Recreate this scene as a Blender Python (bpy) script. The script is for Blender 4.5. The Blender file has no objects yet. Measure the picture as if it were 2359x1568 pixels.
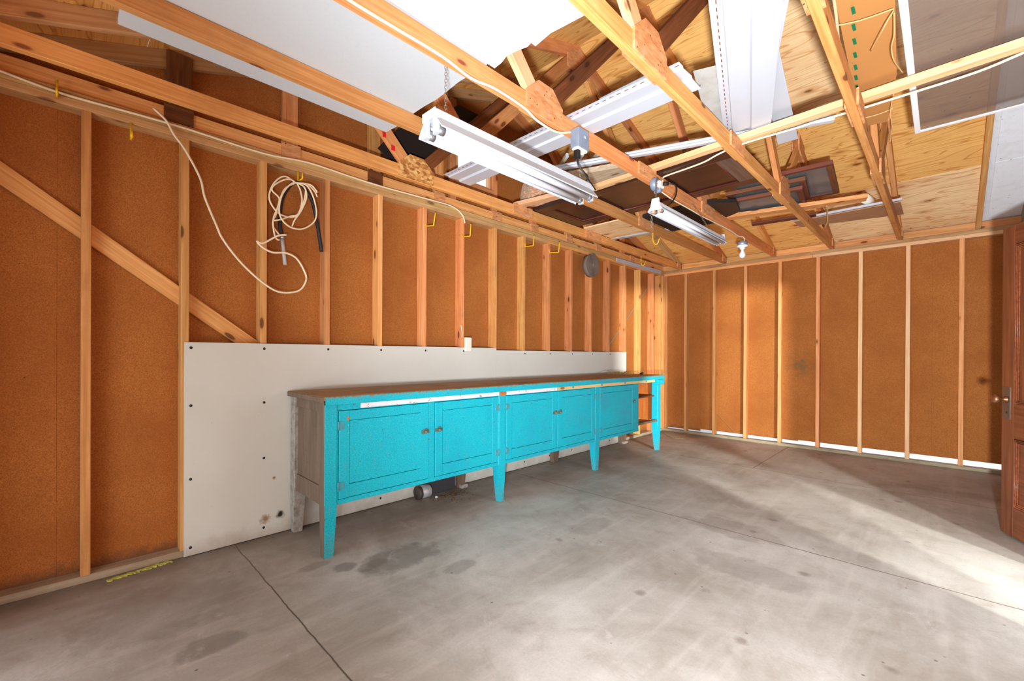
import bpy, math, random
from mathutils import Vector as V, Matrix

S = bpy.context.scene
C = S.collection
rnd = random.Random(11)
PI = math.pi

# ------------------------------------------------------------------ camera model (2359x1568 frame)
W, H = 2359, 1568
CAM = V((3.0403, -6.5039, 1.161))
YAW, PIT, ROL, FPX, SX, SY = 0.7866, -0.0027, 0.0049, 1007.0093, -17.0637, 34.712
ca, sa = math.cos(YAW), math.sin(YAW)
FW = V((-sa * math.cos(PIT), ca * math.cos(PIT), math.sin(PIT)))
RT0 = V((ca, sa, 0)); UP0 = RT0.cross(FW)
RT = RT0 * math.cos(ROL) + UP0 * math.sin(ROL)
UP = UP0 * math.cos(ROL) - RT0 * math.sin(ROL)
def ray(u, v): return FW + RT * ((u - W / 2 - SX) / FPX) - UP * ((v - H / 2 - SY) / FPX)
def atx(u, v, x):
    d = ray(u, v); return CAM + d * ((x - CAM.x) / d.x)
def aty(u, v, y):
    d = ray(u, v); return CAM + d * ((y - CAM.y) / d.y)
def atz(u, v, z):
    d = ray(u, v); return CAM + d * ((z - CAM.z) / d.z)

cd = bpy.data.cameras.new('camera'); cam = bpy.data.objects.new('camera', cd); C.objects.link(cam)
cd.sensor_width = 36; cd.lens = FPX * 36 / W
cd.shift_x = -SX / W; cd.shift_y = SY / W
cd.clip_start = 0.02; cd.clip_end = 200
cam.matrix_world = Matrix(((RT.x, UP.x, -FW.x, CAM.x), (RT.y, UP.y, -FW.y, CAM.y), (RT.z, UP.z, -FW.z, CAM.z), (0, 0, 0, 1)))
S.camera = cam

# ------------------------------------------------------------------ mesh builder
class MB:
    def __init__(s): s.v, s.f, s.g, s.sm, s.mi = [], [], [], [], []
    def add(s, vs, fs, gs=None, smooth=False, mi=0):
        b = len(s.v); s.v += [V(q) for q in vs]
        if gs is None:
            o = V((rnd.uniform(0, 50), rnd.uniform(0, 50), rnd.uniform(0, 50)))
            gs = [V(q) + o for q in vs]
        s.g += gs
        for q in fs: s.f.append([b + i for i in q]); s.sm.append(smooth); s.mi.append(mi)
        return s
    def board(s, p0, p1, w, t, side=(0, 0, 1), c=0.0025, mi=0, w1=None, t1=None):
        """bar from p0 to p1, w along 'side', t across; tiny chamfer c"""
        p0, p1 = V(p0), V(p1); a = (p1 - p0); L = a.length; a.normalize()
        sd = V(side); sd = (sd - a * sd.dot(a)).normalized(); th = a.cross(sd)
        o = V((rnd.uniform(0, 60), rnd.uniform(0, 60), rnd.uniform(0, 60)))
        vs, gs = [], []
        for k, p in ((0, p0), (1, p1)):
            ww, tt = (w, t) if k == 0 else (w1 or w, t1 or t)
            h, q = ww / 2, tt / 2; cc = min(c, h * .5, q * .5)
            ring = [(-h + cc, -q), (h - cc, -q), (h, -q + cc), (h, q - cc), (h - cc, q), (-h + cc, q), (-h, q - cc), (-h, -q + cc)]
            for x, y in ring:
                vs.append(p + sd * x + th * y); gs.append(V((k * L, x, y)) + o)
        fs = [(i, (i + 1) % 8, 8 + (i + 1) % 8, 8 + i) for i in range(8)] + [tuple(range(7, -1, -1)), tuple(range(8, 16))]
        return s.add(vs, fs, gs, False, mi)
    def box(s, x0, x1, y0, y1, z0, z1, c=0.0025, mi=0):
        dx, dy, dz = x1 - x0, y1 - y0, z1 - z0; cx, cy, cz = (x0 + x1) / 2, (y0 + y1) / 2, (z0 + z1) / 2
        m = max(dx, dy, dz)
        if m == dz: return s.board((cx, cy, z0), (cx, cy, z1), dx, dy, (1, 0, 0), c, mi)
        if m == dy: return s.board((cx, y0, cz), (cx, y1, cz), dz, dx, (0, 0, 1), c, mi)
        return s.board((x0, cy, cz), (x1, cy, cz), dz, dy, (0, 0, 1), c, mi)
    def prism(s, pts, d, udir=None, mi=0):
        """polygon pts extruded by vector d"""
        pts = [V(p) for p in pts]; d = V(d); n = len(pts)
        nrm = V((0, 0, 0))
        for i in range(n): nrm += pts[i].cross(pts[(i + 1) % n])
        if nrm.dot(d) > 0: pts = pts[::-1]
        u = V(udir) if udir else (pts[1] - pts[0])
        u = u - d.normalized() * u.dot(d.normalized()); u.normalize(); w = d.normalized().cross(u)
        o = V((rnd.uniform(0, 60), rnd.uniform(0, 60), rnd.uniform(0, 60)))
        vs = pts + [p + d for p in pts]
        gs = [V((p.dot(u), p.dot(w), 0)) + o for p in pts] + [V((p.dot(u), p.dot(w), d.length)) + o for p in pts]
        fs = [tuple(range(n)), tuple(range(2 * n - 1, n - 1, -1))] + [(i, i + n, (i + 1) % n + n, (i + 1) % n) for i in range(n)]
        return s.add(vs, fs, gs, False, mi)
    def tube(s, pts, r, n=8, sub=6, closed=False, mi=0, smooth_path=True, caps=True):
        pts = [V(p) for p in pts]
        if smooth_path and len(pts) > 2:
            q = []
            N = len(pts)
            for i in range(N if closed else N - 1):
                if closed: a, b, c_, d = pts[i - 1], pts[i], pts[(i + 1) % N], pts[(i + 2) % N]
                else: a, b, c_, d = pts[max(i - 1, 0)], pts[i], pts[i + 1], pts[min(i + 2, N - 1)]
                for k in range(sub):
                    t = k / sub
                    q.append(0.5 * ((2 * b) + (c_ - a) * t + (2 * a - 5 * b + 4 * c_ - d) * t * t + (3 * b - a - 3 * c_ + d) * t ** 3))
            if not closed: q.append(pts[-1])
            pts = q
        N = len(pts); vs = []
        up = V((0.31, 0.17, 0.93)); prev = None
        for i, p in enumerate(pts):
            a = pts[(i + 1) % N] if (closed or i < N - 1) else p
            b = pts[i - 1] if (closed or i > 0) else p
            t = (a - b)
            if t.length < 1e-9: t = V((0, 0, 1))
            t.normalize()
            base = prev if prev is not None else up
            x = base - t * base.dot(t)
            if x.length < 1e-5: x = t.orthogonal()
            x.normalize(); prev = x; y = t.cross(x)
            rr = r(i / max(N - 1, 1)) if callable(r) else r
            for k in range(n):
                an = 2 * PI * k / n; vs.append(p + (x * math.cos(an) + y * math.sin(an)) * rr)
        fs = []
        for i in range(N if closed else N - 1):
            j = (i + 1) % N
            for k in range(n): fs.append((i * n + k, i * n + (k + 1) % n, j * n + (k + 1) % n, j * n + k))
        s.add(vs, fs, None, True, mi)
        if caps and not closed:
            b = len(s.v) - len(vs)
            s.f.append([b + k for k in range(n)][::-1]); s.sm.append(False); s.mi.append(mi)
            s.f.append([b + (N - 1) * n + k for k in range(n)]); s.sm.append(False); s.mi.append(mi)
        return s
    def lathe(s, prof, o, axis=(0, 0, 1), n=20, mi=0, smooth=True):
        a = V(axis).normalized(); x = a.orthogonal().normalized(); y = a.cross(x); o = V(o); vs = []
        for r, z in prof:
            for k in range(n):
                an = 2 * PI * k / n; vs.append(o + a * z + (x * math.cos(an) + y * math.sin(an)) * max(r, 1e-4))
        m = len(prof); fs = []
        for i in range(m - 1):
            for k in range(n): fs.append((i * n + k, i * n + (k + 1) % n, (i + 1) * n + (k + 1) % n, (i + 1) * n + k))
        fs.append(tuple(range(n))[::-1]); fs.append(tuple((m - 1) * n + k for k in range(n)))
        return s.add(vs, fs, None, smooth, mi)

def wloc(o):
    return o.location + (wloc(o.parent) if o.parent else V((0, 0, 0)))
def obj(name, mb, mat, parent=None, base=None):
    me = bpy.data.meshes.new(name)
    off = wloc(parent) if parent else (V(base) if base else V((0, 0, 0)))
    me.from_pydata([tuple(v - off) for v in mb.v], [], mb.f)
    at = me.attributes.new('gc', 'FLOAT_VECTOR', 'POINT')
    at.data.foreach_set('vector', [c for g in mb.g for c in g])
    me.polygons.foreach_set('use_smooth', mb.sm); me.polygons.foreach_set('material_index', mb.mi)
    for m in (mat if isinstance(mat, (list, tuple)) else [mat]): me.materials.append(m)
    me.update()
    o = bpy.data.objects.new(name, me); C.objects.link(o)
    if parent: o.parent = parent
    else: o.location = off
    return o
def tag(o, label=None, cat=None, group=None, kind=None):
    if label: o['label'] = label
    if cat: o['category'] = cat
    if group: o['group'] = group
    if kind: o['kind'] = kind
    return o
def empty(name, loc, label=None, cat=None, group=None, kind=None):
    o = bpy.data.objects.new(name, None); C.objects.link(o); o.location = loc; o.empty_display_size = .1
    return tag(o, label, cat, group, kind)
def cen(mb):
    xs = [v.x for v in mb.v]; ys = [v.y for v in mb.v]; zs = [v.z for v in mb.v]
    return V(((min(xs) + max(xs)) / 2, (min(ys) + max(ys)) / 2, min(zs)))
def single(name, mb, mat, label, cat, group=None):
    return tag(obj(name, mb, mat, None, cen(mb)), label, cat, group)

# ------------------------------------------------------------------ materials
def srgb(r, g, b):
    f = lambda c: (c / 255 / 12.92) if c / 255 <= .04045 else ((c / 255 + .055) / 1.055) ** 2.4
    return (f(r), f(g), f(b), 1)
class NT:
    def __init__(s, name):
        s.m = bpy.data.materials.new(name); s.m.use_nodes = True; s.t = s.m.node_tree; s.n = s.t.nodes; s.l = s.t.links
        s.b = s.n['Principled BSDF']
    def N(s, typ, **kw):
        n = s.n.new(typ)
        for k, v in kw.items(): setattr(n, k, v)
        return n
    def link(s, a, b): s.l.new(a, b)
    def coord(s, scale=(1, 1, 1), kind='gc'):
        if kind == 'gc': a = s.N('ShaderNodeAttribute', attribute_name='gc').outputs['Vector']
        elif kind == 'pos': a = s.N('ShaderNodeNewGeometry').outputs['Position']
        else: a = s.N('ShaderNodeTexCoord').outputs['Object']
        m = s.N('ShaderNodeMapping'); m.inputs['Scale'].default_value = scale; s.link(a, m.inputs['Vector']); return m.outputs['Vector']
    def noise(s, vec, scale=1, detail=4, rough=.6, dist=0):
        n = s.N('ShaderNodeTexNoise'); n.inputs['Scale'].default_value = scale; n.inputs['Detail'].default_value = detail
        n.inputs['Roughness'].default_value = rough; n.inputs['Distortion'].default_value = dist; s.link(vec, n.inputs['Vector']); return n.outputs['Fac']
    def vor(s, vec, scale=1, rand=1):
        n = s.N('ShaderNodeTexVoronoi'); n.inputs['Scale'].default_value = scale; n.inputs['Randomness'].default_value = rand
        s.link(vec, n.inputs['Vector']); return n.outputs['Distance']
    def ramp(s, fac, stops):
        n = s.N('ShaderNodeValToRGB'); e = n.color_ramp.elements
        while len(e) < len(stops): e.new(0.5)
        for i, (p, c) in enumerate(stops): e[i].position = p; e[i].color = c if len(c) == 4 else (*c, 1)
        s.link(fac, n.inputs['Fac']); return n.outputs['Color']
    def step(s, fac, a, b):
        n = s.N('ShaderNodeMapRange'); n.inputs['From Min'].default_value = a; n.inputs['From Max'].default_value = b
        s.link(fac, n.inputs['Value']); return n.outputs['Result']
    def math(s, op, a, b=None):
        n = s.N('ShaderNodeMath', operation=op)
        for i, q in enumerate((a, b)):
            if q is None: continue
            if isinstance(q, (int, float)): n.inputs[i].default_value = q
            else: s.link(q, n.inputs[i])
        return n.outputs[0]
    def mix(s, fac, a, b, typ='MIX'):
        n = s.N('ShaderNodeMix', data_type='RGBA', blend_type=typ)
        if isinstance(fac, (int, float)): n.inputs['Factor'].default_value = fac
        else: s.link(fac, n.inputs['Factor'])
        for q, i in ((a, 6), (b, 7)):
            if isinstance(q, (tuple, list)): n.inputs[i].default_value = q
            else: s.link(q, n.inputs[i])
        return n.outputs[2]
    def bump(s, fac, strength=.3, dist=.003):
        n = s.N('ShaderNodeBump'); n.inputs['Strength'].default_value = strength; n.inputs['Distance'].default_value = dist
        s.link(fac, n.inputs['Height']); s.link(n.outputs['Normal'], s.b.inputs['Normal'])
    def fin(s, col, rough=.6, spec=.3, metal=0):
        if isinstance(col, (tuple, list)): s.b.inputs['Base Color'].default_value = col
        else: s.link(col, s.b.inputs['Base Color'])
        s.b.inputs['Roughness'].default_value = rough; s.b.inputs['Specular IOR Level'].default_value = spec; s.b.inputs['Metallic'].default_value = metal
        return s.m

def wood(name, lt, dk, knot, rough=.62, var=.25, grime=.0, ksc=1.0):
    t = NT(name)
    g = t.noise(t.coord((2.2, 60, 60)), 1, 5, .62, .6)
    g2 = t.noise(t.coord((1.1, 14, 14)), 1, 3, .5, 1.2)
    col = t.mix(t.step(g, .32, .68), dk, lt)
    col = t.mix(t.math('MULTIPLY', t.step(g2, .46, .72), .55), col, dk)
    kd = t.vor(t.coord((3.2 * ksc, 9 * ksc, 9 * ksc)), 1)
    col = t.mix(t.math('MULTIPLY', t.step(kd, .25, .14), .5), col, dk)
    col = t.mix(t.math('MULTIPLY', t.step(kd, .135, .09), .9), col, knot)
    r = t.N('ShaderNodeObjectInfo').outputs['Random']
    rr = t.N('ShaderNodeMapRange'); rr.inputs['To Min'].default_value = 1 - var; rr.inputs['To Max'].default_value = 1 + var * .45
    t.link(r, rr.inputs['Value'])
    hs = t.N('ShaderNodeHueSaturation'); t.link(rr.outputs[0], hs.inputs['Value']); t.link(col, hs.inputs['Color'])
    r2 = t.N('ShaderNodeMapRange'); r2.inputs['To Min'].default_value = .488; r2.inputs['To Max'].default_value = .508
    t.link(t.math('FRACT', t.math('MULTIPLY', r, 7.3)), r2.inputs['Value']); t.link(r2.outputs[0], hs.inputs['Hue'])
    col = hs.outputs['Color']
    if grime:
        d = t.noise(t.coord((3, 3, 3)), 1, 6, .7)
        col = t.mix(t.math('MULTIPLY', t.step(d, .5, .72), grime), col, srgb(70, 50, 35))
    t.bump(g, .15, .001)
    return t.fin(col, rough, .25)
M = {}
M['pine'] = wood('pine', srgb(236, 178, 112), srgb(205, 136, 70), srgb(110, 58, 30))
M['pine_pale'] = wood('pine_pale', srgb(240, 200, 150), srgb(220, 165, 108), srgb(120, 68, 38), var=.1)
M['pine_old'] = wood('pine_old', srgb(228, 164, 98), srgb(198, 126, 66), srgb(104, 56, 30), grime=.25)
M['chord'] = wood('chord', srgb(230, 164, 98), srgb(202, 132, 68), srgb(120, 62, 34), grime=.2)
M['dark_wood'] = wood('dark_wood', srgb(140, 84, 44), srgb(100, 56, 28), srgb(60, 32, 18), grime=.4)
M['grey_wood'] = wood('grey_wood', srgb(178, 160, 138), srgb(140, 124, 104), srgb(96, 80, 64), grime=.3)
M['plate_old'] = wood('plate_old', srgb(206, 168, 112), srgb(176, 132, 80), srgb(120, 84, 52), grime=.3)
M['sill'] = wood('sill', srgb(190, 172, 140), srgb(156, 136, 106), srgb(92, 74, 52), grime=.4)

def gusset_mat():
    t = NT('gusset_plywood'); g = t.noise(t.coord((14, 46, 30)), 1, 5, .7, .4)
    col = t.mix(t.step(g, .35, .65), srgb(184, 118, 70), srgb(222, 160, 106))
    d = t.noise(t.coord((9, 9, 9)), 1, 5, .7); col = t.mix(t.math('MULTIPLY', t.step(d, .58, .72), .5), col, srgb(190, 168, 150))
    n = t.vor(t.coord((26, 26, 26)), 1); col = t.mix(t.step(n, .13, .08), col, srgb(70, 50, 40))
    return t.fin(col, .7, .2)
M['gusset'] = gusset_mat()
def osb_mat():
    t = NT('osb'); v = t.N('ShaderNodeTexVoronoi'); v.inputs['Scale'].default_value = 55; t.link(t.coord((.7, 1.2, 1)), v.inputs['Vector'])
    col = t.ramp(t.math('FRACT', t.math('MULTIPLY', v.outputs['Color'], 3.0)), [(0, srgb(150, 92, 42)), (.5, srgb(205, 142, 76)), (1, srgb(232, 186, 120))])
    return t.fin(col, .7, .2)
M['osb'] = osb_mat()

def fiber_mat():
    t = NT('fibreboard'); p = t.coord((1, 1, 1), 'pos')
    col = t.mix(t.step(t.noise(p, 210, 3, .8), .36, .64), srgb(138, 80, 34), srgb(194, 123, 60))
    col = t.mix(t.math('MULTIPLY', t.step(t.noise(p, 1.7, 6, .65), .40, .68), .6), col, srgb(146, 81, 35))
    col = t.mix(t.math('MULTIPLY', t.step(t.noise(p, 420, 1, .5), .62, .7), .5), col, srgb(86, 46, 18))
    v = t.vor(p, 9); col = t.mix(t.math('MULTIPLY', t.step(v, .045, .02), .7), col, srgb(60, 34, 18))
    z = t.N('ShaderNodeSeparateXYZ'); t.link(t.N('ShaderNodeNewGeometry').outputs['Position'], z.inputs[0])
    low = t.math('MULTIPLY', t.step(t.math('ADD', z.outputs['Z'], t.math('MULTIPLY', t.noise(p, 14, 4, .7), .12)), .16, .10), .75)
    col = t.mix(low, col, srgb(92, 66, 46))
    # grey-green paint smudge on the far wall
    d = t.N('ShaderNodeVectorMath', operation='DISTANCE'); d.inputs[1].default_value = (1.765, .09, 1.05)
    t.link(t.N('ShaderNodeNewGeometry').outputs['Position'], d.inputs[0])
    sm = t.math('MULTIPLY', t.math('MULTIPLY', t.step(d.outputs['Value'], .2, .05), t.step(t.noise(p, 11, 3, .5), .44, .56)), .55)
    col = t.mix(sm, col, srgb(96, 92, 60))
    t.bump(t.noise(p, 240, 2, .6), .12, .001)
    return t.fin(col, .85, .12)
M['fiber'] = fiber_mat()

def ply_mat(name, lt, dk):
    t = NT(name)
    n1 = t.noise(t.coord((.55, 4.2, 1)), 1, 3, .5, .5)
    c_ = t.math('ABSOLUTE', t.math('SUBTRACT', t.math('FRACT', t.math('MULTIPLY', n1, 17.0)), .5))
    fine = t.noise(t.coord((2.5, 70, 4)), 1, 4, .6, .3)
    col = t.mix(t.math('MULTIPLY', t.step(fine, .42, .68), .35), lt, dk)
    col = t.mix(t.math('MULTIPLY', t.step(c_, .12, .02), .75), col, dk)
    blot = t.noise(t.coord((.8, 1.4, 1)), 1, 4, .6)
    col = t.mix(t.math('MULTIPLY', t.step(blot, .48, .68), .45), col, dk)
    k = t.vor(t.coord((2.6, 6.4, 1)), 1); w_ = t.math('ADD', k, t.math('MULTIPLY', t.math('SUBTRACT', t.noise(t.coord((8, 20, 1)), 1, 3, .6), .5), .12))
    col = t.mix(t.math('MULTIPLY', t.step(w_, .26, .10), .65), col, dk)
    col = t.mix(t.math('MULTIPLY', t.step(w_, .105, .06), .85), col, srgb(116, 66, 36))
    n = t.vor(t.coord((7, 7, 1)), 1); col = t.mix(t.step(n, .06, .035), col, srgb(60, 40, 28))
    return t.fin(col, .7, .2)
M['ply'] = ply_mat('roof_plywood', srgb(250, 218, 164), srgb(206, 142, 80))
M['ply2'] = ply_mat('roof_plywood_amber', srgb(242, 188, 108), srgb(196, 122, 52))

def plain(name, col, rough=.5, spec=.4, metal=0, nz=0, nsc=20, dark=None):
    t = NT(name); c = col
    if nz: c = t.mix(t.math('MULTIPLY', t.step(t.noise(t.coord((1, 1, 1)), nsc, 5, .65), .45, .72), nz), col, dark or (col[0] * .45, col[1] * .42, col[2] * .38, 1))
    return t.fin(c, rough, spec, metal)
M['foam'] = plain('white_foam', srgb(194, 196, 194), .9, .05, 0, .06, 60)
M['vinyl'] = plain('white_vinyl', srgb(186, 188, 192), .38, .4, 0, .06, 10)
M['vinyl_dirty'] = plain('white_vinyl_dusty', srgb(186, 184, 176), .5, .3, 0, .45, 9, srgb(150, 134, 112))
M['enamel'] = plain('white_enamel', srgb(178, 180, 180), .4, .3)
M['tube'] = plain('fluorescent_glass', srgb(220, 220, 224), .5, .2)
M['beige'] = plain('beige_metal', srgb(226, 218, 190), .4, .4)
M['pin'] = plain('pin_metal', srgb(170, 172, 174), .3, .5, .8)
M['socket_red'] = plain('socket_copper', srgb(196, 150, 120), .5, .4)
M['screen_frame'] = plain('screen_frame_white', srgb(240, 238, 236), .4, .4)
def wpaint():
    t = NT('white_painted_deck'); g = t.coord((1, 1, 1))
    col = t.mix(t.math('MULTIPLY', t.step(t.noise(g, 14, 5, .65), .5, .72), .3), srgb(242, 242, 240), srgb(204, 200, 192))
    v = t.vor(t.coord((17, 26, 1)), 1); col = t.mix(t.step(v, .10, .05), col, srgb(90, 82, 74))
    return t.fin(col, .6, .3)
M['white_paint'] = wpaint()
M['cable'] = plain('cream_cable', srgb(236, 216, 178), .5, .35, 0, .15, 30)
M['cable_old'] = plain('tan_cord', srgb(214, 186, 140), .6, .3, 0, .2, 40)
M['yellow'] = plain('yellow_vinyl_dip', srgb(240, 190, 20), .35, .5)
M['black'] = plain('black_plastic', srgb(26, 24, 23), .45, .4)
M['rubber'] = plain('black_rubber', srgb(38, 36, 35), .5, .35)
M['black_panel'] = plain('black_board', srgb(40, 32, 26), .75, .2)
M['chain'] = plain('chain_steel', srgb(150, 136, 120), .4, .5, .7)
M['galv'] = plain('galvanised_steel', srgb(140, 152, 168), .42, .5, .35, .25, 25)
M['metal_can'] = plain('tin_can', srgb(190, 188, 184), .4, .5, .35, .4, 30, srgb(80, 66, 54))
M['can_end'] = plain('can_bottom', srgb(74, 64, 56), .6, .3, .3)
M['strip_grey'] = plain('brace_strip', srgb(150, 140, 126), .5, .4, .4)
M['outlet'] = plain('ivory_plastic', srgb(232, 226, 204), .4, .4)
M['red'] = plain('red_paint', srgb(222, 34, 40), .5, .4)
M['card'] = plain('cardboard', srgb(176, 122, 68), .85, .1, 0, .2, 6, srgb(180, 118, 60))
M['green'] = plain('green_ink', srgb(24, 106, 66), .8, .1)
M['twine'] = plain('jute_twine', srgb(204, 160, 104), .9, .1)
M['porcelain'] = plain('porcelain', srgb(240, 240, 246), .25, .5)
M['bulb'] = plain('frosted_bulb', srgb(240, 240, 248), .3, .5)
M['strap'] = plain('dark_webbing', srgb(124, 108, 94), .85, .15, 0, .4, 50)
M['strap_core'] = plain('dark_webbing_edge', srgb(112, 98, 86), .9, .1, 0, .3, 60)
M['brass'] = plain('aged_brass', srgb(166, 112, 74), .3, .5, .85, .3, 20)
M['plate_metal'] = plain('tarnished_plate', srgb(126, 116, 104), .35, .5, .8, .3, 15)
M['sash'] = wood('sash_wood', srgb(128, 76, 50), srgb(92, 52, 34), srgb(70, 40, 26), grime=.3)
M['panelboard'] = plain('brown_panel_board', srgb(176, 132, 96), .6, .3, 0, .25, 8)
M['yellow_foam'] = plain('yellow_foam_scraps', srgb(186, 182, 84), .9, .1, 0, .5, 40, srgb(120, 110, 40))
M['litter'] = plain('dry_litter', srgb(96, 74, 48), .9, .1, 0, .5, 60)
M['dark_box'] = plain('dark_panel', srgb(60, 58, 60), .6, .3)
M['wire_green'] = plain('thin_wire', srgb(150, 132, 70), .5, .4)

def glass_mat(name, tint, a=.3, rough=.1):
    t = NT(name); t.n.remove(t.b)
    tr = t.N('ShaderNodeBsdfTransparent'); gl = t.N('ShaderNodeBsdfPrincipled')
    gl.inputs['Base Color'].default_value = tint; gl.inputs['Roughness'].default_value = rough
    mx = t.N('ShaderNodeMixShader'); mx.inputs[0].default_value = a
    t.link(tr.outputs[0], mx.inputs[1]); t.link(gl.outputs[0], mx.inputs[2]); t.link(mx.outputs[0], t.n['Material Output'].inputs['Surface'])
    return t.m
M['dusty_glass'] = glass_mat('dusty_glass', srgb(104, 112, 112), .72, .2)
M['pane'] = glass_mat('window_glass', srgb(225, 230, 232), .12, .05)
M['mesh'] = glass_mat('insect_mesh', srgb(132, 116, 104), .48, .6)

def drywall_mat():
    t = NT('painted_drywall'); p = t.coord((1, 1, 1), 'pos')
    col = t.mix(t.math('MULTIPLY', t.step(t.noise(p, 2.2, 4, .6), .4, .7), .35), srgb(203, 202, 188), srgb(190, 187, 171))
    v = t.vor(p, 16); col = t.mix(t.math('MULTIPLY', t.step(v, .05, .02), .35), col, srgb(120, 100, 80))
    z = t.N('ShaderNodeSeparateXYZ'); t.link(t.N('ShaderNodeNewGeometry').outputs['Position'], z.inputs[0])
    low = t.math('MULTIPLY', t.step(t.math('ADD', z.outputs['Z'], t.math('MULTIPLY', t.noise(p, 9, 4, .7), .2)), .20, .10), .45)
    col = t.mix(low, col, srgb(150, 130, 104))
    for (yy, zz, r, c) in ((-5.53, .12, .045, srgb(48, 36, 28)), (-5.62, .11, .05, srgb(150, 124, 84)), (-5.57, .36, .02, srgb(150, 118, 78))):
        d = t.N('ShaderNodeVectorMath', operation='DISTANCE'); d.inputs[1].default_value = (.0127, yy, zz)
        t.link(t.N('ShaderNodeNewGeometry').outputs['Position'], d.inputs[0])
        col = t.mix(t.step(t.math('ADD', d.outputs['Value'], t.math('MULTIPLY', t.noise(p, 45, 3, .6), r * 1.2)), r * 1.3, r * .8), col, c)
    return t.fin(col, .75, .2)
M['drywall'] = drywall_mat()

def floor_mat():
    t = NT('concrete_floor'); geo = t.N('ShaderNodeNewGeometry').outputs['Position']; p = t.coord((1, 1, 1), 'pos')
    col = t.mix(t.step(t.noise(p, 1.1, 6, .65, .5), .36, .66), srgb(147, 140, 127), srgb(187, 183, 172))
    col = t.mix(t.math('MULTIPLY', t.step(t.noise(p, 5, 6, .7, .8), .52, .70), .35), col, srgb(128, 112, 96))
    col = t.mix(t.math('MULTIPLY', t.step(t.noise(p, 90, 3, .7), .4, .7), .22), col, srgb(132, 118, 102))
    # soft brushed streaks
    col = t.mix(t.math('MULTIPLY', t.step(t.noise(t.coord((14, 1.6, 1), 'pos'), 1, 4, .6), .5, .68), .2), col, srgb(205, 196, 186))
    # small dark oil spots
    v = t.vor(p, 3.2); wob = t.math('ADD', v, t.math('MULTIPLY', t.noise(p, 16, 3, .6), .16))
    col = t.mix(t.math('MULTIPLY', t.step(wob, .19, .13), .55), col, srgb(104, 90, 76))
    v2 = t.vor(p, 8); col = t.mix(t.math('MULTIPLY', t.step(v2, .06, .03), .7), col, srgb(74, 60, 48))
    # large stain before the bench
    sx = t.N('ShaderNodeSeparateXYZ'); t.link(geo, sx.inputs[0])
    X_, Y_ = sx.outputs['X'], sx.outputs['Y']
    for (cx, cy, rx, ry, f) in ((.86, -5.15, .13, .24, .5), (.83, -5.32, .05, .10, .4), (.75, -5.43, .06, .06, .5), (.62, -5.55, .04, .09, .35), (1.18, -4.98, .06, .09, .35), (1.0, -6.1, .07, .12, .45), (2.05, -3.35, .30, .16, .3), (2.3, -3.9, .3, .14, .28), (1.35, -4.0, .10, .2, .22), (.55, -6.2, .25, .3, .3)):
        dx = t.math('DIVIDE', t.math('SUBTRACT', X_, cx), rx); dy = t.math('DIVIDE', t.math('SUBTRACT', Y_, cy), ry)
        r = t.math('ADD', t.math('SQRT', t.math('ADD', t.math('MULTIPLY', dx, dx), t.math('MULTIPLY', dy, dy))), t.math('MULTIPLY', t.math('SUBTRACT', t.noise(p, 9, 5, .6), .5), 1.5))
        col = t.mix(t.math('MULTIPLY', t.step(r, 1.14, .82), f), col, srgb(100, 90, 80))
    # saw cut joints: y = const lines and one x line
    for (expr, cst, w, c, lo, hi) in ((Y_, -5.79, .0028, srgb(84, 72, 62), -1, 9), (Y_, -3.40, .004, srgb(112, 100, 88), -1, 9), (Y_, -1.49, .004, srgb(120, 106, 94), -1, 9), (X_, 1.66, .004, srgb(112, 98, 86), -1.49, 9)):
        wv = t.math('MULTIPLY', t.math('SUBTRACT', t.noise(p, 7, 4, .6), .5), .02)
        d = t.math('ABSOLUTE', t.math('ADD', t.math('SUBTRACT', expr, cst), wv))
        f = t.step(d, w * 1.6, w * .6)
        if lo > -1 or expr is X_: f = t.math('MULTIPLY', f, t.math('GREATER_THAN', Y_, lo))
        col = t.mix(f, col, c)
    # dirt along the walls
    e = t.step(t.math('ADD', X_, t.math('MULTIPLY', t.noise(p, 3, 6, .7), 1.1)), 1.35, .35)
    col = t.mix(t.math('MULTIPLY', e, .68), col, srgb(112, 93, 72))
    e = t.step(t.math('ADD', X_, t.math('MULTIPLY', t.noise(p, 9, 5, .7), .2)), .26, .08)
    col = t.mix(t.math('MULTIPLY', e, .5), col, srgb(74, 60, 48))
    w_ = t.math('MULTIPLY', t.step(t.noise(p, 4.3, 7, .75, .6), .60, .70), .35); col = t.mix(w_, col, srgb(204, 198, 190))
    t.bump(t.noise(p, 60, 4, .7), .08, .002)
    return t.fin(col, .55, .35)
M['floor'] = floor_mat()
M['ground'] = plain('driveway', srgb(190, 186, 178), .8, .2)

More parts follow.
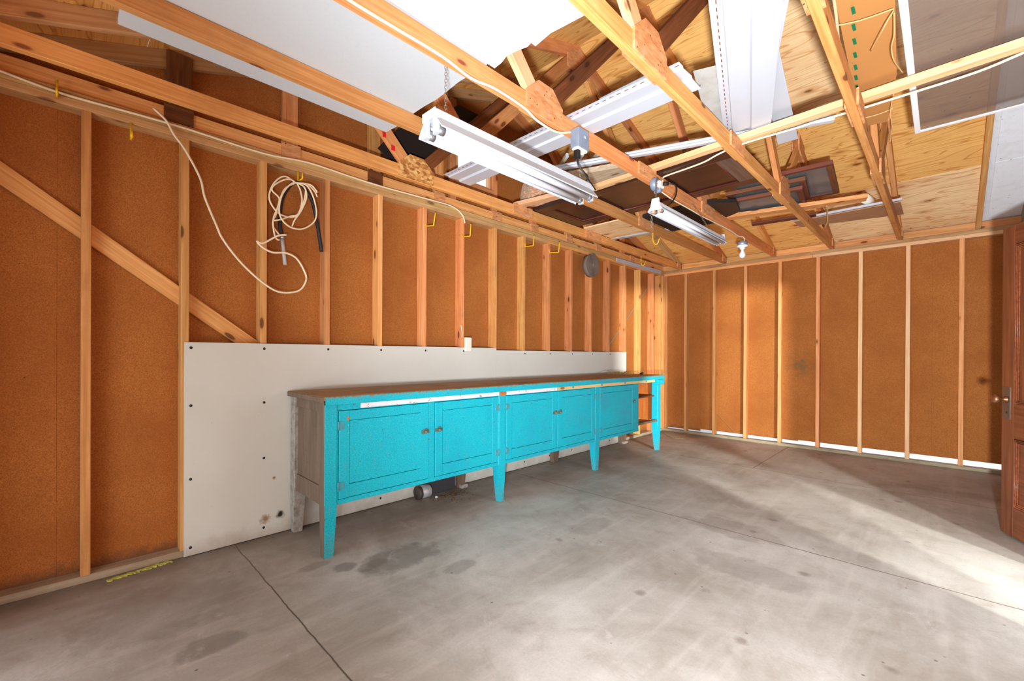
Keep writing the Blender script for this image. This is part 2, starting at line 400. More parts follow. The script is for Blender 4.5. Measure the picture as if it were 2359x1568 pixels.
def teal_mat():
    t = NT('turquoise_paint'); p = t.coord((1, 1, 1), 'pos')
    col = t.mix(t.step(t.noise(p, 160, 2, .7), .3, .7), srgb(10, 146, 162), srgb(30, 184, 192))
    col = t.mix(t.math('MULTIPLY', t.step(t.noise(p, 3, 4, .6), .45, .7), .3), col, srgb(22, 138, 158))
    s = t.noise(t.coord((60, 60, 9), 'pos'), 1, 5, .7); col = t.mix(t.math('MULTIPLY', t.step(s, .62, .70), .6), col, srgb(120, 120, 100))
    ch = t.noise(p, 34, 5, .7); col = t.mix(t.step(ch, .655, .68), col, srgb(92, 80, 62))
    fl_ = t.noise(t.coord((1, 26, 11), 'pos'), 2.2, 4, .7); col = t.mix(t.math('MULTIPLY', t.step(fl_, .70, .74), .7), col, srgb(170, 210, 210))
    z = t.N('ShaderNodeSeparateXYZ'); t.link(t.N('ShaderNodeNewGeometry').outputs['Position'], z.inputs[0])
    wear = t.math('MULTIPLY', t.step(z.outputs['Y'], -4.2, -2.4), t.step(t.noise(p, 6, 5, .7), .46, .66)); col = t.mix(t.math('MULTIPLY', wear, .4), col, srgb(70, 140, 160))
    sc = t.noise(p, 60, 4, .7); foot = t.math('MULTIPLY', t.step(z.outputs['Z'], .16, .03), t.step(sc, .45, .62))
    col = t.mix(t.math('MULTIPLY', foot, .7), col, srgb(118, 112, 90))
    ed = t.math('MULTIPLY', t.step(z.outputs['Z'], .893, .914), t.step(sc, .44, .58)); col = t.mix(ed, col, srgb(126, 98, 66))
    return t.fin(col, .5, .22)
M['teal'] = teal_mat()
M['groove'] = plain('paint_crevice', srgb(92, 116, 100), .8, .1)
M['top'] = wood('bench_top_wood', srgb(178, 130, 68), srgb(146, 100, 48), srgb(70, 44, 24), var=.05, grime=.5)
def side_mat():
    t = NT('worn_grey_brown_paint'); p = t.coord((1, 1, 1), 'pos')
    col = t.mix(t.step(t.noise(t.coord((30, 30, 3), 'pos'), 1, 5, .65), .35, .68), srgb(116, 97, 79), srgb(94, 77, 61))
    col = t.mix(t.math('MULTIPLY', t.step(t.noise(p, 30, 5, .7), .6, .7), .7), col, srgb(84, 62, 46))
    return t.fin(col, .55, .3)
M['side'] = side_mat()
def greyleg_mat():
    t = NT('worn_grey_paint'); p = t.coord((1, 1, 1), 'pos')
    col = t.mix(t.step(t.noise(p, 26, 5, .7), .4, .7), srgb(160, 152, 138), srgb(112, 100, 84))
    return t.fin(col, .6, .3)
M['greyleg'] = greyleg_mat()
def stripw_mat():
    t = NT('flaking_white_paint'); n = t.noise(t.coord((1, 1, 1), 'pos'), 30, 5, .75)
    return t.fin(t.mix(t.step(n, .60, .64), srgb(216, 208, 206), srgb(84, 58, 42)), .6, .3)
M['stripw'] = stripw_mat()
M['bare'] = wood('bare_pine', srgb(236, 196, 140), srgb(214, 164, 100), srgb(130, 80, 44), var=.05)
M['inner'] = wood('cabinet_inside', srgb(196, 116, 50), srgb(160, 84, 30), srgb(80, 40, 18), var=.15, grime=.2)
M['latch'] = plain('worn_latch', srgb(118, 112, 90), .45, .4, .4, .6, 60, srgb(70, 120, 116))
M['hinge'] = plain('worn_hinge', srgb(60, 150, 160), .5, .4, .1, .8, 70, srgb(110, 98, 76))
def door_mat(name, a, b, k):
    t = NT(name); g = t.noise(t.coord((2, 46, 46)), 1, 5, .6, .5); col = t.mix(t.step(g, .35, .66), a, b)
    n = t.noise(t.coord((3, 3, 3)), 1, 4, .6); col = t.mix(t.math('MULTIPLY', t.step(n, .5, .7), .4), col, k)
    return t.fin(col, .33, .5)
M['door'] = door_mat('red_brown_varnish', srgb(130, 73, 43), srgb(98, 51, 30), srgb(82, 41, 25))
M['door_hi'] = door_mat('moulding_varnish', srgb(150, 82, 48), srgb(112, 56, 32), srgb(90, 44, 26))
M['olddoor'] = door_mat('dark_brown_varnish', srgb(62, 34, 24), srgb(44, 24, 17), srgb(34, 20, 15))
M['dusty_door'] = door_mat('dusty_varnish', srgb(96, 80, 70), srgb(66, 50, 42), srgb(50, 36, 30))
M['olddoor_hi'] = door_mat('dark_moulding', srgb(116, 50, 38), srgb(86, 36, 28), srgb(56, 26, 20))
def carpet_mat():
    t = NT('floral_carpet'); p = t.coord((1, 1, 1), 'gc')
    col = t.ramp(t.noise(p, 26, 3, .6, .6), [(.3, srgb(150, 78, 58)), (.42, srgb(212, 176, 140)), (.52, srgb(196, 120, 96)), (.6, srgb(150, 140, 100)), (.72, srgb(224, 200, 170))])
    t.bump(t.noise(p, 200, 2), .3, .003)
    return t.fin(col, .95, .05)
M['carpet'] = carpet_mat()
t_ = NT('carpet_layers'); M['carpet_edge'] = t_.fin(t_.ramp(t_.noise(t_.coord((14, 3, 90)), 1, 3, .6), [(.35, srgb(170, 96, 74)), (.46, srgb(222, 200, 168)), (.56, srgb(150, 138, 104)), (.66, srgb(228, 206, 180))]), .95, .05)
def siding_mat():
    t = NT('outer_siding'); t.n.remove(t.b)
    d = t.N('ShaderNodeBsdfDiffuse'); d.inputs[0].default_value = srgb(240, 240, 240); tl = t.N('ShaderNodeBsdfTranslucent'); tl.inputs[0].default_value = srgb(244, 244, 246)
    mx = t.N('ShaderNodeMixShader'); mx.inputs[0].default_value = .6
    t.link(d.outputs[0], mx.inputs[1]); t.link(tl.outputs[0], mx.inputs[2]); t.link(mx.outputs[0], t.n['Material Output'].inputs['Surface'])
    return t.m
M['siding'] = siding_mat()

# ------------------------------------------------------------------ roof geometry
YR = -3.5                                    # ridge
PITCH = 1 / 3
def rz(y): return 2.47 + PITCH * ((-y) if y >= YR else (y + 7.0))     # underside of the rafters
TV = .0938                                   # vertical depth of a rafter
def deck(y): return rz(y) + TV
SPC = .4064

# floor and ground
tag(obj('floor', MB().box(-.1, 3.72, -7.1, .1, -.12, 0, 0), M['floor']), 'worn grey concrete slab with saw cut joints and stains', None, None, 'structure')
tag(obj('ground', MB().box(-25, 30, -30, 25, -.3, -.125, 0), M['ground']), None, None, None, 'structure')

# ------------------------------------------------------------------ left wall (gable)
wl = empty('wall_left', (0, -3.5, 0), 'brown fibreboard gable wall with bare pine studs', None, None, 'structure')
WY0, WY1, WZ0, WZ1 = -4.045, -3.615, 2.735, 3.10      # small window
y = -7.10; seam = [-6.545 + 1.22 * k for k in range(0, 6)]
cuts = [-7.1] + seam + [.1]
for a, b in zip(cuts[:-1], cuts[1:]):
    if b - a > .01: obj('sheathing_panel', MB().box(-.102, -.089, a, b, .0, 2.43, .0015), M['fiber'], wl)
m = MB()
def gpoly(a, b, z0=None, z1f=None):
    ys = [a, b] if not (a < YR < b) else [a, YR, b]
    top = [(-.089, q, deck(q) if z1f is None else z1f) for q in ys][::-1]
    lo = 2.43 if z0 is None else z0
    return [(-.089, a, lo), (-.089, b, lo)] + top
m.prism(gpoly(-7.1, WY0), (-.013, 0, 0), (0, 0, 1)); m.prism(gpoly(WY1, .1), (-.013, 0, 0), (0, 0, 1))
m.prism(gpoly(WY0, WY1, None, WZ0), (-.013, 0, 0), (0, 0, 1)); m.prism(gpoly(WY0, WY1, WZ1), (-.013, 0, 0), (0, 0, 1))
obj('gable_sheathing', m, M['fiber'], wl)
for n in range(-1, 16):
    ye = -6.4229 + SPC * n
    obj('stud', MB().box(-.089, 0, ye - .038, ye, .038, 2.373), M['pine'] if n in (1, 2, 3, 4, 5, 13, 14) else M['pine_old'], wl)
obj('corner_post', MB().box(-.089, 0, -.135, -.097, .038, 2.373), M['pine_old'], wl)
obj('corner_post', MB().box(-.089, 0, -.045, -.004, .038, 2.373), M['pine'], wl)
obj('sill_plate', MB().box(-.089, -.002, -7.1, -.004, 0, .038), M['sill'], wl)
obj('top_plate', MB().box(-.089, .001, -7.1, -2.8, 2.373, 2.411), M['plate_old'], wl)
obj('top_plate', MB().box(-.089, .001, -2.797, -.004, 2.373, 2.411), M['pine_old'], wl)
obj('top_plate', MB().box(-.089, -.001, -7.1, -.004, 2.411, 2.449), M['plate_old'], wl)
obj('gable_chord', MB().box(-.072, -.03, -7.09, .08, 2.449, 2.538), M['pine'], wl)
obj('gable_rafter', MB().board((-.055, -7.2, rz(-7.2) + TV / 2), (-.055, YR, rz(YR) + TV / 2), .089, .038), M['plate_old'], wl)
obj('gable_rafter', MB().board((-.055, .2, rz(.2) + TV / 2), (-.055, YR, rz(YR) + TV / 2), .089, .038), M['pine_old'], wl)
for a, b in ((-6.11, -6.015), (-5.505, -5.41), (-4.894, -4.80), (-4.29, -4.195), (-4.118, -4.055), (-3.605, -3.545), (-3.05, -2.96), (-2.44, -2.35), (-1.83, -1.74), (-1.22, -1.13)):
    obj('gable_stud', MB().box(-.072, -.034, a, b, 2.538, min(rz(a), rz(b))), M['pine_old'], wl)
for a, b, z0, z1, k in ((-6.13, -5.995, 2.44, 2.56, 'dark_wood'), (-6.12, -6.0, 2.665, 2.85, 'dark_wood'), (-5.52, -5.40, 2.45, 2.55, 'gusset'), (-4.91, -4.79, 2.45, 2.55, 'dark_wood'), (-4.30, -4.19, 2.45, 2.555, 'gusset'), (-3.62, -3.50, 2.45, 2.545, 'gusset'), (-3.06, -2.95, 2.45, 2.545, 'gusset'), (-2.45, -2.34, 2.45, 2.545, 'gusset'), (-1.84, -1.73, 2.45, 2.545, 'gusset'), (-1.0, -.9, 2.45, 2.545, 'gusset')):
    obj('gusset_plate', MB().box(-.03, -.018, a, b, z0, z1), M[k], wl)
obj('window_header', MB().box(-.072, -.034, WY0 - .01, WY1 + .01, WZ1, WZ1 + .089), M['pine_old'], wl)
obj('window_rough_sill', MB().box(-.089, -.02, WY0 - .01, WY1 + .01, WZ0 - .038, WZ0), M['pine'], wl)
p0, p1 = atx(-40, 370, -.075), atx(760, 920, -.075)
obj('diagonal_brace', MB().board(p0, p1, .089, .019, (0, 0, 1)), M['pine'], wl)
obj('metal_brace', MB().board(atx(1400, 800, -.086), atx(1512, 632, -.086), .016, .003, (0, 0, 1), .0005), M['strip_grey'], wl)
# window in the gable
wd = empty('window_1', (-.08, (WY0 + WY1) / 2, WZ0), 'small bright window high in the gable of the left wall', None, None, 'structure')
for a, b, c_, d in ((WY0, WY0 + .03, WZ0, WZ1), (WY1 - .03, WY1, WZ0, WZ1), (WY0 + .03, WY1 - .03, WZ0, WZ0 + .03), (WY0 + .03, WY1 - .03, WZ1 - .03, WZ1)):
    obj('window_frame', MB().box(-.098, -.06, a, b, c_, d), M['pine_pale'], wd)
obj('pane', MB().box(-.086, -.082, WY0 + .03, WY1 - .03, WZ0 + .03, WZ1 - .03, .0005), M['pane'], wd)

# ------------------------------------------------------------------ far wall
wf = empty('wall_far', (1.8, 0, 0), 'brown fibreboard far wall with slim pine studs', None, None, 'structure')
cx = [-.1, .52, 1.74, 2.96, 3.72]
for a, b in zip(cx[:-1], cx[1:]):
    lo = .05 if a < .5 else .075
    obj('sheathing_panel', MB().box(a, b, .089, .102, lo + (.012 if a > 1 else 0), 2.56, .001), M['fiber'], wf)
for n in range(0, 8):
    xe = .3108 + SPC * n
    obj('stud', MB().box(xe, xe + .038, 0, .089, .038, 2.373), M['pine'] if n in (0, 1, 2, 3, 4, 7) else M['pine_pale'], wf)
obj('corner_post', MB().box(-.045, -.002, 0, .089, .038, 2.373), M['pine'], wf)
obj('corner_post', MB().box(.0, .03, .03, .089, .038, 2.373), M['pine_old'], wf)
obj('sill_plate', MB().box(-.09, 3.6, .002, .089, 0, .036), M['sill'], wf)
obj('top_plate', MB().box(-.09, 1.9, -.001, .089, 2.373, 2.411), M['pine'], wf)
obj('top_plate', MB().box(1.903, 3.6, -.001, .089, 2.373, 2.411), M['pine_pale'], wf)
obj('top_plate', MB().box(-.09, 3.6, .001, .089, 2.411, 2.449), M['plate_old'], wf)
obj('outer_siding', MB().box(.7, 3.7, .112, .116, .0, .16, .0005), M['siding'], wf)
TX = [.22, .85, 1.46, 2.07, 2.68, 3.27]
for a, b in zip([-.03] + [x + .04 for x in TX], TX + [3.6]):
    obj('blocking', MB().box(a, b - .002, .03, .068, 2.449, 2.53), M['pine'], wf)

# ------------------------------------------------------------------ right wall with the side door opening, front wall with the wide opening
DX = 3.60
wr = empty('wall_right', (DX, -3.5, 0), 'fibreboard side wall with the open doorway', None, None, 'structure')
obj('sheathing_panel', MB().box(DX + .09, DX + .103, -7.1, -3.86, .0, 2.45, .001), M['fiber'], wr)
obj('sheathing_panel', MB().box(DX + .09, DX + .103, -2.90, .1, .0, 2.45, .001), M['fiber'], wr)
obj('sheathing_panel', MB().box(DX + .09, DX + .103, -3.86, -2.90, 2.06, 2.45, .001), M['fiber'], wr)
obj('gable_sheathing', MB().prism([(DX + .09, -7.1, 2.45), (DX + .09, .1, 2.45), (DX + .09, .1, deck(.1)), (DX + .09, YR, deck(YR)), (DX + .09, -7.1, deck(-7.1))], (.013, 0, 0), (0, 0, 1)), M['fiber'], wr)
for ye in [-6.9 + SPC * k for k in range(0, 17)] :
    if -3.9 < ye < -2.86: continue
    obj('stud', MB().box(DX, DX + .089, ye, ye + .038, .038, 2.373), M['pine_old'], wr)
obj('door_jamb', MB().box(DX, DX + .1, -3.90, -3.86, 0, 2.06), M['pine_old'], wr)
obj('door_jamb', MB().box(DX, DX + .1, -2.90, -2.862, 0, 2.06), M['pine_old'], wr)
obj('door_header', MB().box(DX, DX + .1, -3.9, -2.862, 2.06, 2.15), M['pine_old'], wr)
obj('top_plate', MB().box(DX - .03, DX + .089, -7.1, .0, 2.373, 2.449), M['grey_wood'], wr)
obj('gable_chord', MB().box(DX - .03, DX + .01, -7.09, .0, 2.449, 2.538), M['grey_wood'], wr)
obj('gable_rafter', MB().board((DX - .01, .1, rz(.1) + TV / 2), (DX - .01, YR, rz(YR) + TV / 2), .089, .038), M['grey_wood'], wr)
obj('gable_rafter', MB().board((DX - .01, -7.1, rz(-7.1) + TV / 2), (DX + .04, YR, rz(YR) + TV / 2), .089, .038), M['grey_wood'], wr)
wn = empty('wall_front', (1.8, -7, 0), None, None, None, 'structure')
obj('sheathing_panel', MB().box(-.1, .35, -7.1, -7.0, 0, 2.56, .001), M['fiber'], wn)
obj('sheathing_panel', MB().box(3.4, 3.7, -7.1, -7.0, 0, 2.56, .001), M['fiber'], wn)
obj('header', MB().box(.35, 3.4, -7.1, -7.0, 2.18, 2.56), M['pine_old'], wn)

# ------------------------------------------------------------------ roof deck
ce = empty('ceiling', (1.8, YR, 3.7), 'underside of the pitched plywood roof deck', None, None, 'structure')
def sheet(x0, x1, y0, y1, mat):
    pts = [(x0, y0, deck(y0)), (x1, y0, deck(y0)), (x1, y1, deck(y1)), (x0, y1, deck(y1))]
    obj('plywood_sheet', MB().prism(pts, (0, 0, .014), (1, 0, 0)), mat, ce)
rows = [.45, -.83, -1.97, -3.11, YR]
for a, b in zip(rows[:-1], rows[1:]):
    a2, b2 = a - .0015, b + .0015
    s = [(-.3, .875), (.877, 2.085), (2.087, 3.289)] if rows.index(a) % 2 == 0 else [(-.3, 1.475), (1.477, 3.289)]
    for x0, x1 in s: sheet(x0, x1, b2, a2, M['ply'] if x0 > 2.0 else M['ply2'])
    sheet(3.291, 3.8, b2, a2, M['white_paint'])
obj('white_batten', MB().board((3.332, .02, deck(.02) - .007), (3.332, YR, deck(YR) - .007), .04, .012, (1, 0, 0)), M['white_paint'], ce)
rows = [-7.45, -6.2, -5.06, -3.92, YR]
for a, b in zip(rows[:-1], rows[1:]):
    s = [(-.3, .875), (.877, 3.8)] if rows.index(a) % 2 == 0 else [(-.3, 2.085), (2.087, 3.8)]
    for x0, x1 in s: sheet(x0, x1, a + .0015, b - .0015, M['ply2'])

# ------------------------------------------------------------------ trusses
TL = ['wooden roof truss nearest the left wall, red marks on one web', 'wooden roof truss just left of the large lamp, under the left foam sheet',
      'wooden roof truss with the cable and two junction boxes along its bottom beam', 'wooden roof truss with the big white siding piece just right of it',
      'wooden roof truss with greyed side beside the cardboard carton', 'bare rafter pair beside the white painted roof strip']
def gus(mb, x, y0, z0, w, h, cut=.3):
    for xx in (x - .012, x + .038):
        mb.prism([(xx, y0 - w / 2, z0), (xx, y0 + w / 2, z0), (xx, y0 + w / 2, z0 + h * .55), (xx, y0 + w / 2 - w * cut, z0 + h), (xx, y0 - w / 2 + w * cut, z0 + h), (xx, y0 - w / 2, z0 + h * .55)], (.012, 0, 0), (0, 1, 0))
for i, x in enumerate(TX):
    r = empty('roof_truss', (x + .019, YR, 2.449), TL[i], 'roof truss', 'roof trusses')
    xc = x + .019
    cm = [M['chord'], M['chord'], M['chord'], M['pine_old'], M['pine_old'], M['pine_old']][i]
    wm = M['pine_old']
    if i < 5:
        obj('bottom_chord', MB().box(x, x + .038, -7.09, .085, 2.449, 2.538), cm, r)
    for ys in (.42, -7.42):
        obj('top_chord', MB().board((xc, ys, rz(ys) + TV / 2), (xc, YR, rz(YR) + TV / 2), .089, .038), M['pine'] if i in (4, 5) else (M['plate_old'] if i == 0 else wm), r)
    if i == 5:
        g = MB(); gus(g, x, YR, 3.46, .42, .2, .18); obj('gusset_plate', g, M['gusset'], r); continue
    for jy, qy in ((-4.67, -5.25), (-2.33, -1.75)):
        sg = 1 if jy > YR else -1
        pale = M['pine_pale'] if i in (2, 3) and jy < YR else wm
        obj('web', MB().board((xc, jy + sg * .05, 2.535), (xc, qy, rz(qy) + .01), .089, .038, (0, 1, 0)), pale, r)
        dk = M['dark_wood'] if i in (0, 2, 3) else M['pine_old']
        obj('web', MB().board((xc, jy - sg * .04, 2.535), (xc, YR + sg * .06, rz(YR + sg * .1) + .01), .089, .038, (0, 1, 0)), dk if jy < YR else wm, r)
        g = MB(); gus(g, x, jy, 2.452, .30, .175)
        obj('gusset_plate', g, M['osb'] if (i == 0 and jy < YR) else M['gusset'], r)
        g = MB()
        for xx in (x - .012, x + .038):
            g.prism([(xx, qy - .1, rz(qy - .1) - .06), (xx, qy + .1, rz(qy + .1) - .06), (xx, qy + .1, rz(qy + .1) + .08), (xx, qy - .1, rz(qy - .1) + .08)], (.012, 0, 0), (0, 1, 0))
        obj('gusset_plate', g, M['gusset'], r)
    g = MB()
    for xx in (x - .012, x + .038): g.box(xx, xx + .012, YR - .13, YR + .13, 2.455, 2.545)
    obj('gusset_plate', g, M['gusset'], r)
    g = MB()
    for xx in (x - .012, x + .038):
        g.prism([(xx, YR - .16, 3.49), (xx, YR + .16, 3.49), (xx, YR + .16, 3.60), (xx, YR, 3.715), (xx, YR - .16, 3.60)], (.012, 0, 0), (0, 1, 0))
    obj('gusset_plate', g, M['gusset'], r)
    for hy in ((.0, -7.0) if i else (.0,)):
        g = MB(); sg = 1 if hy > YR else -1
        for xx in (x - .009, x + .038):
            g.prism([(xx, hy, 2.46), (xx, hy - sg * .13, 2.46), (xx, hy - sg * .13, rz(hy - sg * .13) + .04), (xx, hy, rz(hy) + .05)], (.009, 0, 0), (0, 1, 0))
        obj('gusset_plate', g, M['gusset'], r)
    if i == 0:
        a = V((x + .0385, -4.72, 2.535)); b = V((x + .0385, -5.25, rz(-5.25) + .01)); d = (b - a).normalized(); nn = V((0, d.z, -d.y))
        for k, s_ in ((.06, .028), (.17, .03), (.27, .026)):
            g = MB()
            c_ = a + d * k - nn * .035 if nn.y > 0 else a + d * k + nn * .035
            g.box(c_.x, c_.x + .003, c_.y - s_ / 2, c_.y + s_ / 2, c_.z - .018, c_.z + .018, .0005)
            tag(obj('paint_mark', g, M['red'], r), 'red paint mark')

# lateral boards lying across the trusses
single('lateral_board', MB().board((.82, -3.385, 2.559), (3.56, -3.495, 2.559), .062, .038, (0, 1, 0)), M['pine_pale'], 'long pale pine strip across the trusses, from dark door to insect screen', 'board', 'boards laid on the trusses')
single('lateral_board', MB().board((.20, -3.53, 2.559), (.80, -3.44, 2.559), .09, .038, (0, 1, 0)), M['pine_pale'], 'short pale board end under the rolled carpet', 'board', 'boards laid on the trusses')
single('lateral_board', MB().board((1.40, -1.80, 2.559), (2.56, -1.53, 2.559), .12, .036, (0, 1, 0)), M['pine'], 'pine board lying on the trusses in front of the stacked window sashes', 'board', 'boards laid on the trusses')

# ------------------------------------------------------------------ drywall sheets
def dsheet(y0, y1, z0, z1, nails, label):
    mb = MB().box(.0015, .0142, y0, y1, z0, z1, .001)
    for (a, b) in nails: mb.lathe([(.008, 0), (.008, .0012)], (.0142, a, b), (1, 0, 0), 8, 1)
    return single('drywall_sheet', mb, [M['drywall'], M['black']], label, 'wall sheet', 'white wall sheets behind the bench')
st = [-6.4229 + SPC * n - .019 for n in range(0, 16)]
na = [(y_, z_) for y_ in st if -5.9 < y_ < -3.65 for z_ in (.06, .5, .85, 1.19)] + [(-6.01, z_) for z_ in (.05, .44, .86, 1.19)]
nb = [(y_, z_) for y_ in st if -3.5 < y_ < -1.16 for z_ in (.06, .5, 1.17)]
dsheet(-6.04, -3.599, .004, 1.222, na, 'larger off-white wall sheet, the taller one behind the near end of the turquoise bench')
dsheet(-3.597, -1.157, .004, 1.200, nb, 'off-white wall sheet behind the far half of the bench, its top edge a little lower')
o = empty('outlet_box', (.013, -3.965, 1.21), 'small white electrical box on the top edge of the wall sheet', 'outlet box')
obj('cover', MB().box(.0145, .042, -4.0, -3.93, 1.19, 1.31, .004), M['outlet'], o)
obj('conduit', MB().tube([(.012, -4.02, 1.31), (.012, -4.02, 1.36), (.002, -4.025, 1.42)], .004), M['cable'], o)

# ------------------------------------------------------------------ workbench
FX = .585
wb = empty('workbench', (.31, -3.38, 0), 'long turquoise workbench with cupboard doors and tapered legs against the wall', 'workbench')
def P(name, mb, mat, par=wb, label=None):
    o = obj(name, mb, mat, par)
    if label: o['label'] = label
    return o
top = MB().box(.03, .60, -5.492, -1.272, .893, .9175, .003)
P('top', top, M['top'], label='worn brown wooden top')
P('top_edge', MB().box(.6005, .606, -5.485, -1.272, .868, .914, .002), M['teal'])
P('top_edge_strip', MB().box(.045, .60, -5.500, -5.4925, .885, .915, .002), M['side'])
FRY = [(-5.483, -5.411, 1), (-4.115, -4.038, 1), (-2.768, -2.688, 1), (-1.42, -1.335, 1)]
def leg(xf, xb, ya, yb, ztop, fx, fy, mat, name='leg', z0=.30, two=None):
    mb = MB(); zc = z0
    # straight upper post
    mb.box(xb, xf, ya, yb, zc, ztop, .003)
    # tapered foot: inner faces taper
    a = [(xb, ya), (xf, ya), (xf, yb), (xb, yb)]
    cxx = [xb + fx[0], xf - fx[1]]; cyy = [ya + fy[0], yb - fy[1]]
    bt = [(cxx[0], cyy[0]), (cxx[1], cyy[0]), (cxx[1], cyy[1]), (cxx[0], cyy[1])]
    vs = [(*q, 0) for q in bt] + [(*q, zc) for q in a]
    mb.add(vs, [(0, 3, 2, 1), (4, 5, 6, 7), (1, 2, 6, 5), (2, 3, 7, 6), (3, 0, 4, 7)])
    b = len(mb.v) - 8; mb.f.append([b, b + 1, b + 5, b + 4]); mb.sm.append(False); mb.mi.append(1 if two else 0)
    return P(name, mb, [mat, two] if two else mat)
for k, (a, b, q) in enumerate(FRY):
    leg(FX + .003, FX - .075, a, b, .868, (.028, .006), (.0 if k == 0 else .016, .018), M['teal'], two=M['side'] if k == 0 else None)
for k, (a, b) in enumerate(((-5.475, -5.40), (-4.105, -4.025), (-2.80, -2.70), (-1.377, -1.26))):
    leg(.105, .03, a, b, .89, (.0, .025), (.005, .016), M['greyleg'] if k in (0,) else M['side'])
P('leg_shoe', MB().box(.03, .112, -4.10, -4.03, 0, .03), M['greyleg']); P('leg_shoe', MB().box(.03, .112, -1.37, -1.27, 0, .03), M['greyleg'])
# face frame
P('top_rail', MB().box(.555, .5845, -5.41, -1.335, .832, .8925, .002), M['teal'])
P('bottom_rail', MB().box(.555, .5845, -5.41, -1.88, .290, .318, .002), M['teal'])
P('bottom_rail', MB().box(.552, .588, -1.90, -1.42, .355, .377, .002), M['side'])
for a, b in ((-5.41, -5.404), (-4.776, -4.728), (-4.12, -4.036), (-2.77, -2.686), (-1.968, -1.884)):
    P('stile', MB().box(.555, .5845, a, b, .318, .832, .002), M['teal'])
for (a, b, wl_) in ((-5.267, -4.118, 'w'), (-4.03, -3.386, 'w'), (-3.373, -1.50, 'b')):
    P('edge_strip', MB().box(.5845, .590, a, b, .838 if wl_ == 'w' else .838, .872, .001), M['stripw'] if wl_ == 'w' else M['bare'], label='strip of flaking white paint' if wl_ == 'w' else 'bare pine strip')
P('bare_patch', MB().box(.588, .5915, -4.105, -4.045, .836, .868, .001), M['inner'], label='bare orange wood patch')
for yy in (-3.15, -2.66, -2.2, -1.72): P('screw_block', MB().box(.5895, .593, yy - .012, yy + .012, .846, .864, .001), M['hinge'])
# doors
def cdoor(y0, y1, hinge_left, latch):
    z0, z1 = .322, .829; e = .004
    y0 += e; y1 -= e; sw = .062
    mb = MB()
    d = P('door', MB().box(.562, .588, y0, y0 + sw, z0, z1, .002).box(.562, .588, y1 - sw, y1, z0, z1, .002).box(.562, .588, y0 + sw, y1 - sw, z0, z0 + .075, .002).box(.562, .588, y0 + sw, y1 - sw, z1 - .058, z1, .002), M['teal'])
    obj('panel', MB().box(.564, .5865, y0 + sw + .0018, y1 - sw - .0018, z0 + .0775, z1 - .0598, .002), M['teal'], d)
    obj('panel_groove', MB().box(.560, .572, y0 + sw - .001, y1 - sw + .001, z0 + .074, z1 - .057, 0), M['groove'], d)
    hy = y0 + .006 if hinge_left else y1 - .006
    for hz in (.395, .745):
        sgn = 1 if hinge_left else -1
        h = MB().tube([(.592, hy - sgn * .012, hz - .026), (.592, hy - sgn * .012, hz + .026)], .005, 8)
        h.box(.588, .5905, min(hy - sgn * .012, hy + sgn * .024), max(hy - sgn * .012, hy + sgn * .024), hz - .022, hz + .022, .0005)
        obj('hinge', h, M['hinge'], d)
    if latch:
        ly = y1 - .028 if hinge_left else y0 + .028
        l = MB().box(.588, .592, ly - .03, ly + .03, .628, .652, .001).lathe([(.011, 0), (.011, .010), (.006, .014), (.003, .022)], (.592, ly, .64), (1, 0, 0), 12)
        l.tube([(.594, ly - .026, .64), (.600, ly, .662), (.594, ly + .026, .64)], .003, 6)
        obj('latch', l, M['latch'], d)
    return d
cdoor(-5.404, -4.776, True, True); cdoor(-4.728, -4.12, False, True)
cdoor(-4.036, -3.384, True, True); cdoor(-3.378, -2.77, False, True); cdoor(-2.686, -1.968, True, True)
P('back_panel', MB().box(.115, .125, -5.40, -1.335, .36, .89, .001), M['inner'])
P('cupboard_floor', MB().box(.125, .553, -5.40, -1.42, .345, .36, .001), M['inner'])
P('shelf', MB().box(.125, .545, -1.96, -1.38, .655, .672, .001), M['dark_wood'])
P('divider', MB().box(.125, .553, -1.965, -1.95, .36, .89, .001), M['inner'])
P('end_panel', MB().box(.10, .515, -1.365, -1.35, .36, .89, .001), M['inner'])
P('end_panel', MB().box(.10, .515, -5.455, -5.440, .29, .89, .001), M['side'], label='bare grey brown end panel')
P('end_rail', MB().box(.10, .515, -5.462, -5.456, .275, .385, .002), M['side']); P('end_rail', MB().box(.10, .515, -5.462, -5.456, .82, .885, .002), M['side'])
P('leg_facing', MB().box(.512, .585, -5.4865, -5.4832, .30, .89, .001), M['side'])
P('corner_bracket', MB().box(.52, .604, -1.43, -1.275, .80, .866, .004), M['teal'])
P('paint_chip', MB().box(.588, .5895, -5.352, -5.34, .772, .792, .0005), M['inner'])
# wire tangle on the bench
mb = MB()
for k in range(7):
    c_ = V((.30 + rnd.uniform(-.08, .1), -1.75 + rnd.uniform(-.12, .15), .922))
    mb.tube([c_ + V((rnd.uniform(-.08, .08), rnd.uniform(-.18, .18), abs(rnd.uniform(0, .05)))) for _ in range(6)], .0022, 5, 5)
mb.tube([(.25, -2.25, .921), (.24, -2.05, .955), (.25, -1.8, .958), (.3, -1.6, .93)], .0022, 5)
single('wire_tangle', mb, M['wire_green'], 'thin wire tangle lying on the far end of the bench top', 'wire')
single('tool_scrap', MB().tube([(.40, -1.50, .93), (.40, -1.44, .94), (.38, -1.40, .93)], .011, 8).tube([(.43, -1.48, .927), (.36, -1.42, .927)], .008, 6), M['black'], 'small black tool scrap among the wire on the bench', 'scrap')

